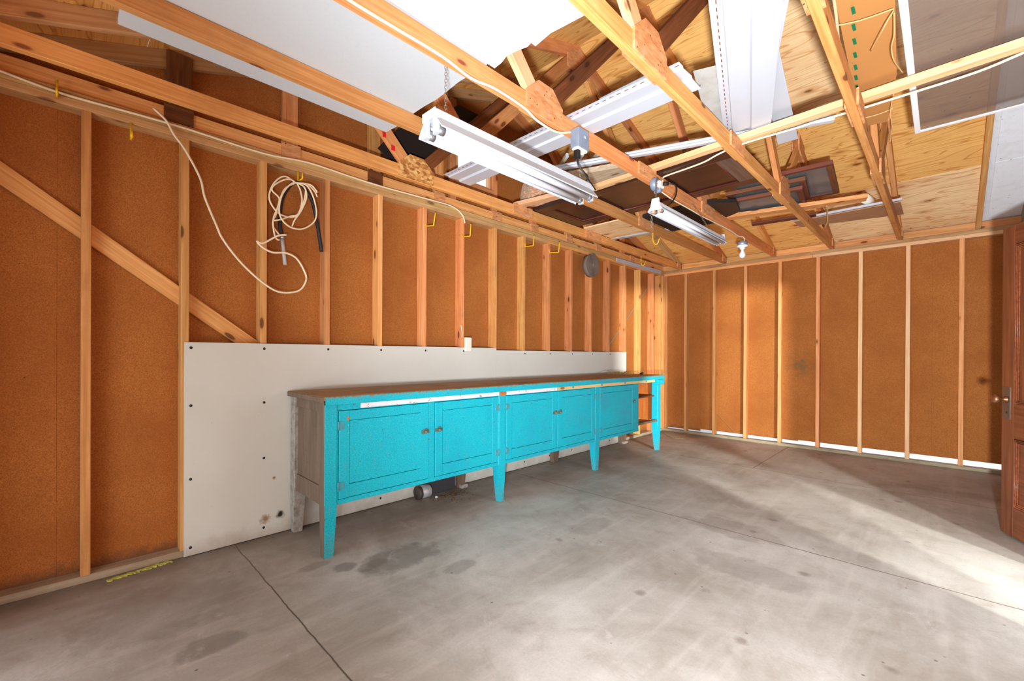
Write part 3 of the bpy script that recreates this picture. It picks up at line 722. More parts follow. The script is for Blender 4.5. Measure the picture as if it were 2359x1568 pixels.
# things on the floor below the bench
o = empty('tin_can', (.09, -4.49, 0), 'rusty tin can lying on its side beneath the bench', 'can')
obj('body', MB().lathe([(.050, -.04), (.0515, -.038), (.0515, .045), (.050, .048)], (.09, -4.475, .0525), (0, 1, 0), 24), M['metal_can'], o)
obj('rim', MB().lathe([(.053, -.062), (.0545, -.058), (.0545, -.038), (.053, -.036)], (.09, -4.475, .0525), (0, 1, 0), 24), M['can_end'], o)
single('dark_box', MB().box(.016, .06, -4.42, -4.13, 0, .175, .003), M['dark_box'], 'flat dark box leaning on the wall beneath the bench behind the can', 'box')
mb = MB()
for k in range(150):
    q = V((.13 + abs(rnd.gauss(0, .07)), -4.27 + rnd.gauss(0, .09), .001)); an = rnd.uniform(0, 6.3); l = rnd.uniform(.006, .02)
    dv = V((math.cos(an), math.sin(an), rnd.uniform(0, .3))) * l
    mb.board(q, q + dv, .005, .002, (0, 0, 1), 0)
tag(single('floor_litter', mb, M['litter'], 'dry leaf litter on the floor beneath the bench', 'litter'), kind='stuff')
single('pebble', MB().lathe([(.004, 0), (.012, .004), (.013, .010), (.008, .016), (.001, .018)], (.16, -4.40, 0), (0, 0, 1), 10), M['foam'], 'small white pebble on the floor by the tin can', 'pebble')
mb = MB()
for k in range(110):
    tt = rnd.random(); q = V((.008 + .02 * rnd.random() + .035 * (1 - tt), -6.37 + .26 * tt, .001 + .006 * rnd.random())); an = rnd.uniform(-.5, .5) + 1.57
    mb.board(q, q + V((math.cos(an) * .02, math.sin(an) * .02, rnd.uniform(-.003, .003))), .005, .003, (0, 0, 1), 0)
tag(single('foam_scraps', mb, M['yellow_foam'], 'crumbled yellow foam strip along the foot of the left wall', 'foam scraps'), kind='stuff')

# ------------------------------------------------------------------ white foam sheets on the trusses
def foamsheet(x0, x1, y0, y1, z, label, wav=.012):
    ys = [y0, y1]; n = 9
    edge = [(x0 + (x1 - x0) * k / n, y1 + wav * math.sin(k * 1.7 + x0 * 9), z) for k in range(n + 1)]
    return single('foam_sheet', MB().prism([(x0, y0, z), (x1, y0, z)] + edge[::-1], (0, 0, .025), (1, 0, 0)), M['foam'], label, 'foam sheet', 'white foam sheets on the trusses')
foamsheet(.585, 1.50, -6.36, -5.10, 2.540, 'white foam insulation sheet at left, one edge showing left of the second truss', .006)
foamsheet(1.505, 1.98, -6.9, -5.06, 2.5405, 'white foam insulation sheet in the middle, between the two trusses nearest the camera')
foamsheet(1.72, 2.62, -6.9, -5.00, 2.567, 'white foam insulation sheet at right, lapped on the middle sheet')

# ------------------------------------------------------------------ white vinyl siding pieces
def siding(p0, p1, wdir, w, mat, label, slots=True, th=.0025, lip=.012):
    """profiled siding strip from p0 to p1 (one long edge), width along wdir, with two lands, a step and a nail hem"""
    p0, p1 = V(p0), V(p1); a = (p1 - p0); L = a.length; a.normalize(); wd_ = V(wdir); wd_ = (wd_ - a * wd_.dot(a)).normalized(); up = V((0, 0, 1)) - a * a.z; up = (up - wd_ * up.dot(wd_)).normalized()
    prof = [(0, lip), (0, 0), (.40, .0), (.44, .012), (.80, .004), (.82, .012), (.97, .012), (1.0, .008)]
    prof = [(q * w, z) for q, z in prof]
    mb = MB(); n = len(prof)
    vs = []
    for p in (p0, p1):
        for (q, z) in prof: vs.append(p + wd_ * q + up * z)
        for (q, z) in prof: vs.append(p + wd_ * q + up * (z + th))
    fs = []
    for k in range(n - 1):
        fs.append((k, k + 1, 2 * n + k + 1, 2 * n + k)); fs.append((n + k, 3 * n + k, 3 * n + k + 1, n + k + 1))
    fs += [(0, 2 * n, 3 * n, n), (n - 1, 2 * n - 1, 4 * n - 1, 3 * n - 1)]
    for k in range(n - 1): fs += [(k, n + k, n + k + 1, k + 1), (2 * n + k, 2 * n + k + 1, 3 * n + k + 1, 3 * n + k)]
    mb.add(vs, fs)
    if slots:
        for k in range(int(L / .045)):
            c_ = p0 + a * (.03 + .045 * k) + wd_ * (.90 * w) + up * .0112
            mb.board(c_ - a * .011, c_ + a * .011, .004, .0012, wd_, 0, 1)
    return single('vinyl_siding', mb, [mat, M['dark_wood']], label, 'siding panel', 'white vinyl siding pieces in the rafters')
siding((.30, -4.18, 2.54), (2.15, -4.19, 2.54), (0, -1, 0), .27, M['vinyl'], 'long white siding panel lying level across four trusses, passing the left wall window')
siding((1.70, -4.44, 2.556), (2.06, -4.45, 2.556), (0, 1, 0), .06, M['vinyl'], 'short white siding end lapped over the long level panel', False)
p0 = V((2.60, -4.55, 2.585)); p1 = V((2.283, -3.432, 2.585)); d = (p1 - p0).normalized(); pn = p0 - d * .33
siding(pn, p1, (-1, -.28, 0), .262, M['vinyl'], 'big white siding panel hanging low in front of the plywood roof, slotted left edge')
single('vinyl_offcut', MB().prism([(2.117, -4.209, 2.634), (2.27, -4.17, 2.624), (2.23, -3.3, 2.624), (2.0, -3.3, 2.624), (2.0, -3.5, 2.624), (2.03, -3.85, 2.626)], (0, 0, .003), (0, 1, 0)), M['vinyl_dirty'], 'dusty white siding offcut sticking out left of the big hanging panel', 'siding panel', 'white vinyl siding pieces in the rafters')
single('vinyl_offcut', MB().prism([(2.585, -4.40, 2.637), (2.545, -4.40, 2.637), (2.42, -4.33, 2.634), (2.22, -3.0, 2.634), (2.34, -3.0, 2.634), (2.475, -4.08, 2.636)], (0, 0, .003), (0, 1, 0)).tube([(2.56, -4.41, 2.642), (2.59, -4.40, 2.642)], .008, 8), M['vinyl'], 'narrow white siding offcut peeking out right of the big hanging panel', 'siding panel', 'white vinyl siding pieces in the rafters')
siding((.86, -3.80, 2.60), (2.56, -3.20, 2.586), (0, -1, 0), .085, M['vinyl'], 'narrow white trim strip lying slantwise along the pale lateral board', False)
mb = MB().prism([atx(1421, 594, .012), atx(1523, 623, .012), atx(1523, 632, .012), atx(1421, 602, .012)], (-.010, 0, 0))
single('trim_channel', mb, M['vinyl'], 'white metal channel strip along the top of the left wall at the far corner', 'trim strip')

# ------------------------------------------------------------------ shop lights
def chain(mb, a, b, l=.02):
    a, b = V(a), V(b); n = max(2, int((b - a).length / (l * .72))); d = (b - a).normalized(); s1 = d.orthogonal().normalized(); s2 = d.cross(s1)
    for k in range(n):
        c_ = a + (b - a) * ((k + .5) / n); s_ = s1 if k % 2 else s2
        mb.tube([c_ + d * (l / 2) * math.cos(q) + s_ * (l * .3) * math.sin(q) for q in [2 * PI * j / 8 for j in range(8)]], .0011, 5, 2, True)
def shop(x, y0, y1, zt, hw, ww, hz, wz, tr, label, endplate):
    r = empty('shop_light', (x, (y0 + y1) / 2, zt - wz), label, 'fluorescent lamp', 'fluorescent shop lights')
    obj('housing', MB().box(x - hw, x + hw, y0, y1, zt - hz, zt, .003), M['enamel'], r)
    for sg in (-1, 1):
        a = (x + sg * hw, y0 + .003, zt - hz); b = (x + sg * ww, y0 + .003, zt - wz); t_ = .0016
        w_ = MB().prism([a, b, (b[0] - sg * .002, b[1], b[2] - .006), (b[0] - sg * .004, b[1], b[2]), (a[0], a[1], a[2] - .003)], (0, y1 - y0 - .006, 0), (0, 0, 1))
        obj('reflector', w_, M['enamel'], r)
        tb = MB().tube([(x + sg * ww * .42, y0 + .05, zt - wz * .97), (x + sg * ww * .42, y1 - .05, zt - wz * .97)], tr, 14)
        t_ = obj('tube', tb, M['tube'], r)
        for e, dd in ((y0, 1), (y1, -1)):
            obj('tube_cap', MB().tube([(x + sg * ww * .42, e + dd * .02, zt - wz * .97), (x + sg * ww * .42, e + dd * .052, zt - wz * .97)], tr * 1.03, 14), M['pin'], t_)
            obj('socket', MB().box(x + sg * ww * .42 - tr * .9, x + sg * ww * .42 + tr * .9, min(e + dd * .004, e + dd * .022), max(e + dd * .004, e + dd * .022), zt - wz * .97 - tr * 1.1, zt - hz, .003), M['enamel'] if not endplate else M['socket_red'], r)
    for e, dd in ((y0, -1), (y1, 1)):
        ya, yb = sorted((e, e + dd * .003))
        if not endplate:
            obj('end_cap', MB().box(x - hw - .001, x + hw + .001, ya, yb, zt - hz - .002, zt + .001, .0005), M['beige'], r)
        else:
            obj('end_cap', MB().prism([(x - ww, ya, zt - wz), (x + ww, ya, zt - wz), (x + ww * .62, ya, zt - hz), (x + hw * .8, ya, zt + .03), (x - hw * .7, ya, zt + .03), (x - ww * .62, ya, zt - hz)], (0, yb - ya, 0)), M['enamel'], r)
    return r
L1 = shop(1.449, -5.39, -4.19, 2.222, .047, .085, .036, .088, .019, 'large white twin tube fluorescent lamp hanging from chains nearest the camera', False)
L2 = shop(1.713, -3.80, -2.60, 2.152, .032, .053, .022, .048, .0135, 'smaller white twin tube fluorescent lamp hanging farther back by the junction box', True)
mb = MB(); chain(mb, (1.449, -5.30, 2.222), (1.449, -5.30, 2.537)); obj('chain', mb, M['chain'], L1)
mb = MB(); chain(mb, (1.46, -4.28, 2.222), (1.46, -4.28, 2.449)); obj('chain', mb, M['chain'], L1)
mb = MB(); chain(mb, (1.70, -3.77, 2.17), (1.60, -3.55, 2.40)); chain(mb, (1.69, -3.805, 2.10), (1.69, -3.80, 1.99)); obj('chain', mb, M['chain'], L2)
mb = MB(); chain(mb, (1.70, -2.75, 2.152), (1.52, -2.72, 2.46)); obj('chain', mb, M['chain'], L2)
jb = empty('junction_box', (1.53, -4.38, 2.36), 'blue-grey metal outlet box on the truss above the large lamp', 'junction box')
obj('box', MB().box(1.5, 1.56, -4.435, -4.33, 2.365, 2.47, .003), M['galv'], jb)
obj('receptacle', MB().box(1.508, 1.553, -4.425, -4.34, 2.350, 2.366, .004), M['outlet'], jb)
obj('knockout', MB().lathe([(.010, 0), (.010, .002)], (1.56, -4.37, 2.43), (1, 0, 0), 12), M['enamel'], jb)
cp = empty('power_cable', (1.53, -4.40, 2.2), 'black power cord with plug hanging from the blue-grey outlet box to the large lamp', 'cord')
obj('plug', MB().box(1.512, 1.546, -4.424, -4.392, 2.305, 2.352, .006), M['black'], cp)
obj('cable', MB().tube([(1.53, -4.408, 2.31), (1.53, -4.40, 2.27), (1.545, -4.36, 2.235), (1.53, -4.30, 2.228), (1.49, -4.26, 2.226)], .004).tube([(1.535, -4.408, 2.31), (1.537, -4.39, 2.26), (1.55, -4.32, 2.20), (1.52, -4.2, 2.18)], .004), M['black'], cp)
jb = empty('junction_box', (1.53, -3.40, 2.40), 'round galvanised outlet box at the near end of the smaller lamp', 'junction box')
obj('box', MB().lathe([(.045, 0), (.047, .004), (.047, .036), (.044, .04)], (1.498, -3.41, 2.435), (1, 0, 0), 20), M['galv'], jb)
obj('receptacle', MB().box(1.538, 1.566, -3.42, -3.36, 2.405, 2.45, .004), M['outlet'], jb)
obj('tab', MB().box(1.50, 1.552, -3.39, -3.37, 2.375, 2.41, .002), M['galv'], jb)
cp = empty('power_cable', (1.60, -3.4, 2.2), 'black cord looping from the round outlet box to the smaller lamp', 'cord')
obj('plug', MB().tube([(1.566, -3.385, 2.43), (1.60, -3.36, 2.43)], .013, 10), M['black'], cp)
obj('cable', MB().tube([(1.60, -3.36, 2.43), (1.64, -3.34, 2.415), (1.66, -3.36, 2.35), (1.67, -3.45, 2.26), (1.70, -3.62, 2.17)], .0055), M['black'], cp)

# bare bulb on the truss
bl = empty('bare_bulb', (1.515, -1.38, 2.25), 'bare white bulb in a porcelain holder hanging from the truss end', 'light bulb')
bc = V((1.515, -1.385, 0))
obj('box', MB().lathe([(.046, 2.345), (.05, 2.35), (.05, 2.375), (.046, 2.38)], bc, (0, 0, 1), 20), M['galv'], bl)
obj('holder', MB().lathe([(.018, 2.298), (.024, 2.302), (.026, 2.318), (.05, 2.325), (.055, 2.333), (.053, 2.343), (.02, 2.345)], bc, (0, 0, 1), 22), M['porcelain'], bl)
obj('bulb', MB().lathe([(.001, 2.205), (.016, 2.209), (.027, 2.221), (.031, 2.236), (.028, 2.254), (.019, 2.274), (.014, 2.29), (.014, 2.30)], bc, (0, 0, 1), 22), M['bulb'], bl)

# ------------------------------------------------------------------ cables
def cab(name, pts, r, mat, label, cat='cable', grp=None):
    return single(name, MB().tube(pts, r, 7, 5), mat, label, cat, grp)
cab('wall_cable', [atx(u, v, .008) for u, v in ((-30, 152), (0, 163), (142, 215), (322, 265), (438, 299), (607, 353), (709, 374), (800, 404), (878, 429), (984, 458), (1041, 475), (1065, 495), (1071, 514))], .0065, M['cable'], 'cream cable stapled along the top plate of the left wall')
hang = [(353, 249), (383, 278), (400, 309), (427, 346), (461, 410), (472, 455), (499, 520), (512, 548.5), (543, 591), (577, 626.6), (611, 655), (638, 670.7), (665, 674), (692, 667), (705.7, 643.5), (699, 620), (682, 594), (658, 582.5), (627.6, 581), (604, 569), (592, 555), (606, 560), (640, 543), (660, 541)]
cab('hanging_cable', [atx(u, v, .02 + .05 * min(1, k / 8)) for k, (u, v) in enumerate(hang)], .0062, M['cable'], 'cream cable drooping from the top plate in a long slack loop on the left wall')
def cz(pts): return [(580 + a / 4.75, 370 + b / 4.75) for a, b in pts]
strands = [[(490, 250), (360, 170), (240, 250), (190, 400), (250, 530), (340, 600), (460, 615), (520, 560), (550, 440), (530, 320), (495, 250)],
           [(490, 245), (400, 200), (270, 250), (220, 320), (300, 410), (280, 520), (240, 620), (235, 720), (260, 840), (300, 870)],
           [(495, 245), (575, 290), (600, 400), (545, 540), (470, 650), (440, 720)],
           [(490, 240), (600, 270), (670, 390), (708, 560), (680, 670), (560, 745), (430, 730), (335, 650), (300, 540), (330, 380), (420, 260), (488, 240)],
           [(485, 242), (370, 300), (310, 420), (265, 590), (240, 640), (235, 720), (300, 810)],
           [(500, 245), (555, 270), (590, 330), (560, 480), (500, 590), (430, 605), (330, 640), (245, 655)],
           [(500, 243), (620, 270), (690, 340), (716, 400)], [(505, 243), (640, 262), (700, 320), (715, 350)]]
mb = MB()
for k, s_ in enumerate(strands): mb.tube([atx(u, v, .048 + .005 * (k % 4) + .004 * math.sin(j)) for j, (u, v) in enumerate(cz(s_))], .0052, 7, 5)
single('cable_coil', mb, M['cable'], 'tangled coil of cream cable hanging from a yellow hook on the left wall', 'cable coil')
hs = empty('rubber_hose', atx(683, 420, .03), 'black rubber hose with white end draped over the hook with the cable coil', 'hose')
left = [atx(u, v, .018) for u, v in cz([(540, 262), (480, 240), (420, 268), (345, 380), (315, 500), (308, 700), (330, 815)])]
right = [atx(u, v, .018) for u, v in cz([(540, 262), (600, 335), (660, 440), (700, 600), (735, 800), (764, 995)])]
obj('hose', MB().tube(right[::-1] + left[1:], .0125, 10, 5), M['rubber'], hs)
a, b, c_ = [atx(u, v, .022) for u, v in cz([(331, 815), (334, 860), (366, 1140)])]
obj('collar', MB().tube([a, b], .015, 12), M['pin'], hs)
obj('white_end', MB().tube([b, c_], .0115, 12), M['vinyl_dirty'], hs)
cab('truss_cable', [atx(u, v, 1.504) for u, v in ((700, -70), (807, 2), (899, 58), (1017, 129), (1085, 180), (1140, 204), (1207, 248), (1238, 278), (1282, 304), (1316, 304))], .0065, M['cable'], 'cream cable clipped along the truss leading to the blue-grey outlet box')
cab('lamp_cable', [atx(u, v, 1.506) for u, v in ((1512, 432), (1530, 446), (1552, 461), (1588, 481), (1619, 499), (1646, 512), (1683, 531), (1700, 543))] + [V((1.53, -1.42, 2.425)), V((1.535, -1.38, 2.40)), V((1.515, -1.385, 2.378))], .0058, M['cable'], 'cream cable along the truss between the round outlet box and the bare bulb')
cab('loose_cable', [V((1.552, -3.36, 2.462))] + [atz(u, v, 2.525) for u, v in ((1530, 407), (1580, 389), (1622, 373), (1653, 356), (1690, 339), (1740, 322), (1830, 296), (1880, 280), (1967, 255), (2100, 214), (2250, 166), (2359, 121), (2420, 95))], .0062, M['cable'], 'cream cable running under the pale lateral board towards the insect screen')
cab('floor_wire', [atz(u, v, .006) for u, v in ((1528, 985), (1526, 992), (1536, 1002), (1552, 1008), (1575, 1010), (1590, 1004))] , .0022, M['wire_green'], 'thin wire lying on the floor in the far corner', 'wire')
cab('floor_wire', [V((.72, .07, .42)), V((.80, .055, .3)), V((.95, .04, .16)), V((1.05, .03, .05))], .0016, M['wire_green'], 'thin wire dangling at the foot of the far wall near the corner', 'wire')
cab('pull_string', [atz(1905, 474, 2.53), atz(1906, 492, 2.5), atz(1906, 510, 2.46), atz(1900, 524, 2.44)], .005, M['twine'], 'short rope end hanging below the stacked window sashes', 'string')
cab('string_loop', [atz(u, v, 2.69) for u, v in ((1797, 440), (1806, 431), (1816, 427), (1825, 431), (1822, 439), (1808, 442), (1800, 448))], .0035, M['twine'], 'small loop of string on top of the stacked window sashes', 'string')

# ------------------------------------------------------------------ yellow hooks
def hook(x, y, z, drop, reach, tip, label, round_=False):
    mb = MB()
    if round_:
        mb.tube([(x, y, z), (x, y, z - drop * .5), (x + reach * .15, y, z - drop * .85), (x + reach * .5, y, z - drop), (x + reach * .85, y, z - drop * .85), (x + reach, y, z - drop * .6 + tip * .2)], .0052, 8, 6)
    else:
        mb.tube([(x, y, z), (x, y, z - drop + .004), (x + .004, y, z - drop), (x + reach - .004, y, z - drop), (x + reach, y, z - drop + .004), (x + reach, y, z - drop + tip)], .0052, 8, 2, False, 0, False)
    return single('wall_hook', mb, M['yellow'], label, 'hook', 'yellow hooks')
hook(.012, -6.545, 2.475, .085, .055, .03, 'yellow hook farthest left, crossing the cable on the left wall')
hook(.004, -6.272, 2.373, .09, .055, .03, 'yellow hook on the left wall between the first stud and the drooping cable')
hook(.004, -5.425, 2.373, .07, .08, .035, 'yellow hook holding the coil of cream cable')
def square_hook(bl, br, tp, up, label, xs=.002):
    a = atx(*bl, xs); b = aty(*br, a.y); c_ = aty(*tp, a.y)
    mb = MB().tube([(xs - .03, a.y, a.z + up), (xs, a.y, a.z + up), (xs, a.y, a.z + .004), (xs + .004, a.y, a.z), (b.x - .004, a.y, b.z), (b.x, a.y, b.z + .004), (c_.x, a.y, c_.z), (c_.x - .012, a.y, c_.z + .006)], .0052, 8, 2, False, 0, False)
    return single('wall_hook', mb, M['yellow'], label, 'hook', 'yellow hooks')
square_hook((981, 521), (999, 519), (1003, 491), .02, 'first empty square yellow hook right of the cable coil on the left wall')
square_hook((1064, 545.5), (1083, 543.5), (1085, 517), .02, 'empty square yellow hook at the far end of the stapled wall cable')
square_hook((1210, 568), (1228.5, 565.5), (1231, 543.5), .035, 'third empty square yellow hook, the nearer of the close pair on the left wall')
square_hook((1266, 582), (1287, 581), (1289, 559), .035, 'fourth empty square yellow hook, just left of the dark webbing roll')
hook(.878, -2.15, 2.449, .13, .07, .02, 'rounded yellow hook under the second truss below the plywood offcut', True)
hook(.239, -1.19, 2.449, .12, .06, .03, 'rounded yellow hook under the first truss by the white channel strip', True)

# ------------------------------------------------------------------ rolls
def roll(c0, axis, R, r0, turns, length, mats, th, name, label, cat, wob=.0):
    c0 = V(c0); a = V(axis).normalized(); x = V((0, 0, 1)); x = (x - a * x.dot(a)).normalized(); yv = a.cross(x)
    n = int(turns * 26); mb = MB(); vs = []; gs = []
    for k in range(n + 1):
        t = k / n; an = 2 * PI * turns * t; rr = r0 + (R - r0 - th) * t
        for q in (rr, rr + th):
            w_ = 1 + wob * math.sin(2.3 * an) * .5
            p = c0 + (x * math.cos(an) * 1.0 + yv * math.sin(an)) * q * w_
            for e in (0, length):
                vs.append(p + a * e); gs.append(V((an * rr, e, q)) + V((3, 5, 7)))
    f0, f1 = [], []
    for k in range(n):
        b = 4 * k; c_ = b + 4
        f0 += [(b + 2, c_ + 2, c_ + 3, b + 3), (b, b + 1, c_ + 1, c_)]
        f1 += [(b, c_, c_ + 2, b + 2), (b + 1, b + 3, c_ + 3, c_ + 1)]
    f0 += [(0, 2, 3, 1), (4 * n, 4 * n + 1, 4 * n + 3, 4 * n + 2)]
    mb.add(vs, f0, gs, True, 0)
    b0 = len(mb.v) - len(vs)
    for q in f1: mb.f.append([b0 + i for i in q]); mb.sm.append(False); mb.mi.append(1)
    return single(name, mb, mats, label, cat)
roll(atz(1209, 446, 2.695), (.38, .92, .0), .115, .022, 4.3, .60, [M['carpet'], M['carpet_edge']], .0145, 'carpet_roll', 'rolled up floral carpet lying on the trusses beside the gable window', 'carpet', .07)
roll((.012, -2.05, 2.235), (1, 0, 0), .145, .015, 8, .055, [M['strap'], M['strap_core']], .0105, 'hanging_roll', 'tight roll of dark webbing hung high on the left wall', 'roll')

# ------------------------------------------------------------------ dark door lying on the trusses
od = empty('old_door', (1.14, -3.0, 2.545), 'dark brown panel door lying flat on the trusses', 'door')
a, b, y0, y1, z0, z1 = .24, 2.05, -3.340, -2.62, 2.5395, 2.575
for q in ((a, b, y0, y0 + .11), (a, b, y1 - .11, y1)): obj('stile', MB().box(*q, z0, z1), M['olddoor'], od)
for q in (a, b - .16):
    tag(obj('rail', MB().box(q, q + .16, y0 + .11, y1 - .11, z0, z1), M['olddoor'] if q == a else M['dusty_door'], od), None if q == a else 'dusty grey end rail')
for q0, q1 in ((a + .16, b - .16),):
    obj('panel', MB().box(q0, q1, y0 + .11, y1 - .11, z0 + .012, z1 - .012), M['olddoor'], od)
    mo = MB()
    mo.tube([(q0 + .006, y0 + .116, z0 + .008), (q1 - .006, y0 + .116, z0 + .008), (q1 - .006, y1 - .116, z0 + .008), (q0 + .006, y1 - .116, z0 + .008)], .008, 6, 1, True, 0, False)
    obj('moulding', mo, M['olddoor_hi'], od)

# ------------------------------------------------------------------ stacked window sashes and boards
def sash(x0, x1, y0, y1, z, label, rw=.045, th=.032, ang=0):
    c_ = V(((x0 + x1) / 2, (y0 + y1) / 2, z)); r = empty('window_sash', c_, label, 'window sash', 'old window sashes on the trusses'); r.rotation_euler.z = ang
    for q in ((x0, x1, y0, y0 + rw), (x0, x1, y1 - rw, y1), (x0, x0 + rw, y0 + rw, y1 - rw), (x1 - rw, x1, y0 + rw, y1 - rw)):
        obj('frame_rail', MB().box(*q, z, z + th), M['sash'], r)
    obj('pane', MB().box(x0 + rw, x1 - rw, y0 + rw, y1 - rw, z + th * .4, z + th * .55, 0), M['dusty_glass'], r)
    return r
sash(1.52, 2.16, -2.13, -1.60, 2.580, 'lowest old window sash of the stack, glass facing down', ang=.12)
sash(1.60, 2.20, -2.24, -1.66, 2.613, 'middle old window sash of the stack on the trusses', ang=.12)
sash(1.66, 2.40, -2.36, -1.55, 2.646, 'topmost old window sash of the stack, reaching farthest right', ang=.08)
single('sash_strip', MB().board((1.60, -1.36, 2.556), (2.15, -1.28, 2.556), .09, .02, (0, 1, 0)), M['sash'], 'narrow dark sash rail lying in front of the pine board', 'board')
single('panel_board', MB().prism([(1.95, -1.22, 2.5395), (2.765, -1.24, 2.5395), (2.765, -.76, 2.5395), (1.95, -.95, 2.5395)], (0, 0, .008), (1, 0, 0)), M['panelboard'], 'brown panel board lying on the trusses at the far right', 'board')
single('trim_strip', MB().board((1.93, -1.235, 2.558), (2.78, -1.265, 2.558), .02, .026, (0, 0, 1)), M['vinyl'], 'thin white trim strip along the near edge of the brown panel board', 'trim strip')
single('paper_roll', MB().tube([(2.52, -1.36, 2.612), (2.56, -1.10, 2.612)], .04, 16), M['outlet'], 'cream paper roll end on the brown panel board', 'roll')
single('plywood_offcut', MB().prism([(.262, -2.52, 2.5395), (.83, -2.52, 2.5395), (.83, -1.95, 2.5395), (.262, -1.95, 2.5395)], (0, 0, .012), (1, 0, 0)), M['ply'], 'pale plywood offcut lying between the first two trusses', 'board')
single('trim_strip', MB().board((.23, -1.90, 2.552), (.90, -1.80, 2.552), .06, .022, (0, 1, 0)), M['vinyl_dirty'], 'dusty grey trim strip beside the pale plywood offcut', 'trim strip')
single('black_tray', MB().box(.895, 1.385, -2.42, -1.74, 2.5395, 2.575, .01), M['black_panel'], 'black flat tray on the trusses above the smaller lamp', 'tray')
single('cloth_bundle', MB().prism([(1.52, -2.40, 2.5395), (1.72, -2.25, 2.5395), (1.66, -1.95, 2.5395), (1.50, -1.85, 2.5395)], (0, 0, .035), (1, 0, 0)), M['black'], 'black bundle wedged at the left end of the stacked sashes', 'bundle')
for k, (xx, yy, lab) in enumerate(((1.00, -3.80, 'first white ended stake in the bundle behind the large lamp'), (1.10, -3.74, 'middle white ended stake in the bundle behind the large lamp'), (1.20, -3.67, 'last white ended stake in the bundle behind the large lamp'))):
    st_ = empty('wood_stake', (xx, yy, 2.59), lab, 'stake', 'white ended stakes')
    a = V((xx, yy, 2.69)); d = V((-.6, .35, -.12)).normalized()
    obj('shaft', MB().board(a + d * .02, a + d * .34, .035, .02, (0, 0, 1)), M['sill'], st_); obj('painted_end', MB().board(a, a + d * .0195, .0355, .0205, (0, 0, 1)), M['enamel'], st_)
mb = MB().prism([(.72, -3.86, 2.5395), (1.40, -3.62, 2.5395), (1.40, -3.50, 2.5395), (.72, -3.52, 2.5395)], (0, 0, .04), (1, 0, 0))
single('folded_tarp', mb, M['sill'], 'folded tan tarp on the trusses beneath the white ended stakes', 'tarp')
mb = MB().prism([(.10, -4.90, 2.67), (.10, -4.70, 2.545), (.10, -4.33, 2.83), (.10, -4.62, 2.90), (.10, -4.72, 2.89)], (.015, 0, 0), (0, 1, 0))
single('black_board', mb, M['black_panel'], 'black board leaning in the gable behind the red marked web', 'board')
pts = []
for (yy, zz, r_) in ((-4.20, 2.98, .02), (-3.86, 2.98, .02), (-3.86, 3.24, .06), (-4.24, 3.24, .05)):
    cyy = yy + (r_ if yy < -4 else -r_); czz = zz + (r_ if zz < 3.1 else -r_)
    a0 = {(True, True): 180, (False, True): 270, (False, False): 0, (True, False): 90}[(yy < -4, zz < 3.1)]
    for k in range(6):
        an = math.radians(a0 + 18 * k); pts.append((.14, cyy + r_ * math.cos(an), czz + r_ * math.sin(an)))
single('plastic_bin', MB().prism(pts, (.04, 0, 0), (0, 1, 0)), M['black'], 'black rounded plastic bin stuck in the gable above the large lamp', 'bin')
single('dark_plank', MB().board((.12, -4.36, 3.28), (.12, -4.20, 2.98), .05, .02, (0, 1, 0)), M['black_panel'], 'dark narrow plank beside the black rounded bin in the gable', 'board')

# cardboard carton with green dashed print
cb = empty('cardboard_carton', (2.75, -3.5, 2.63), 'flat brown carton with a green dashed line, tied with twine in the rafters', 'carton')
pn0, pn1 = atz(1918, -30, 2.645), atz(2062, -30, 2.645); pf0, pf1 = atz(1984, 293, 2.60), atz(2045, 280, 2.60)
mid1 = atz(2066, 170, 2.62)
obj('board', MB().prism([pn0, pn1, mid1, pf1, pf0], (0, 0, .03), (0, 1, 0)), M['card'], cb)
def cpt(t, s_):
    a = pn0.lerp(pf0, t); b = pn1.lerp(pf1, t); return a.lerp(b, s_) - V((0, 0, .0012))
for k in range(9):
    g = MB()
    c_ = atz((1964, 1965.5, 1967, 1968.5, 1970, 1971, 1972, 1973.5, 1974)[k], (12, 44, 80, 110, 139, 165, 187, 207, 247)[k], 2.6)
    d_ = (pf0 - pn0).normalized(); zz = pn0.z + (pf0.z - pn0.z) * max(0, min(1, (c_.y - pn0.y) / (pf0.y - pn0.y))) - .002
    c_.z = zz; g.board(c_ - V((0, .026, 0)), c_ + V((0, .026, 0)), .012, .0015, (1, 0, 0), 0)
    tag(obj('printed_dash', g, M['green'], cb), 'green printed dash')
tw = []; tw_ = lambda p, r_: obj('twine', MB().tube(p, r_, 6), M['twine'], cb)
tw_([atz(1907, 63, 2.61), atz(1928, 59, 2.605), atz(1985, 46, 2.60), atz(2059, 20, 2.605)], .003)
tw_([atz(1979, 275, 2.59), atz(2020, 264, 2.588), atz(2057, 250, 2.59)], .003)
tw_([atz(2059, 24, 2.60), atz(2046, 45, 2.58), atz(2030, 75, 2.56), atz(2006, 117, 2.585)], .0025)
tw_([atz(2060, 30, 2.60), atz(2060, 80, 2.57), atz(2054, 110, 2.56), atz(2060, 140, 2.55), atz(2080, 168, 2.585)], .003)
tw_([atz(2058, 215, 2.60), atz(2051, 260, 2.55), atz(2055, 290, 2.52), atz(2050, 330, 2.50)], .0025)
single('cane_strip', MB().tube([atz(1918, -20, 2.592), atz(1928, 50, 2.592), atz(1935, 150, 2.592)], .006, 8), M['cable_old'], 'thin tan cane along the left edge of the carton', 'cane')

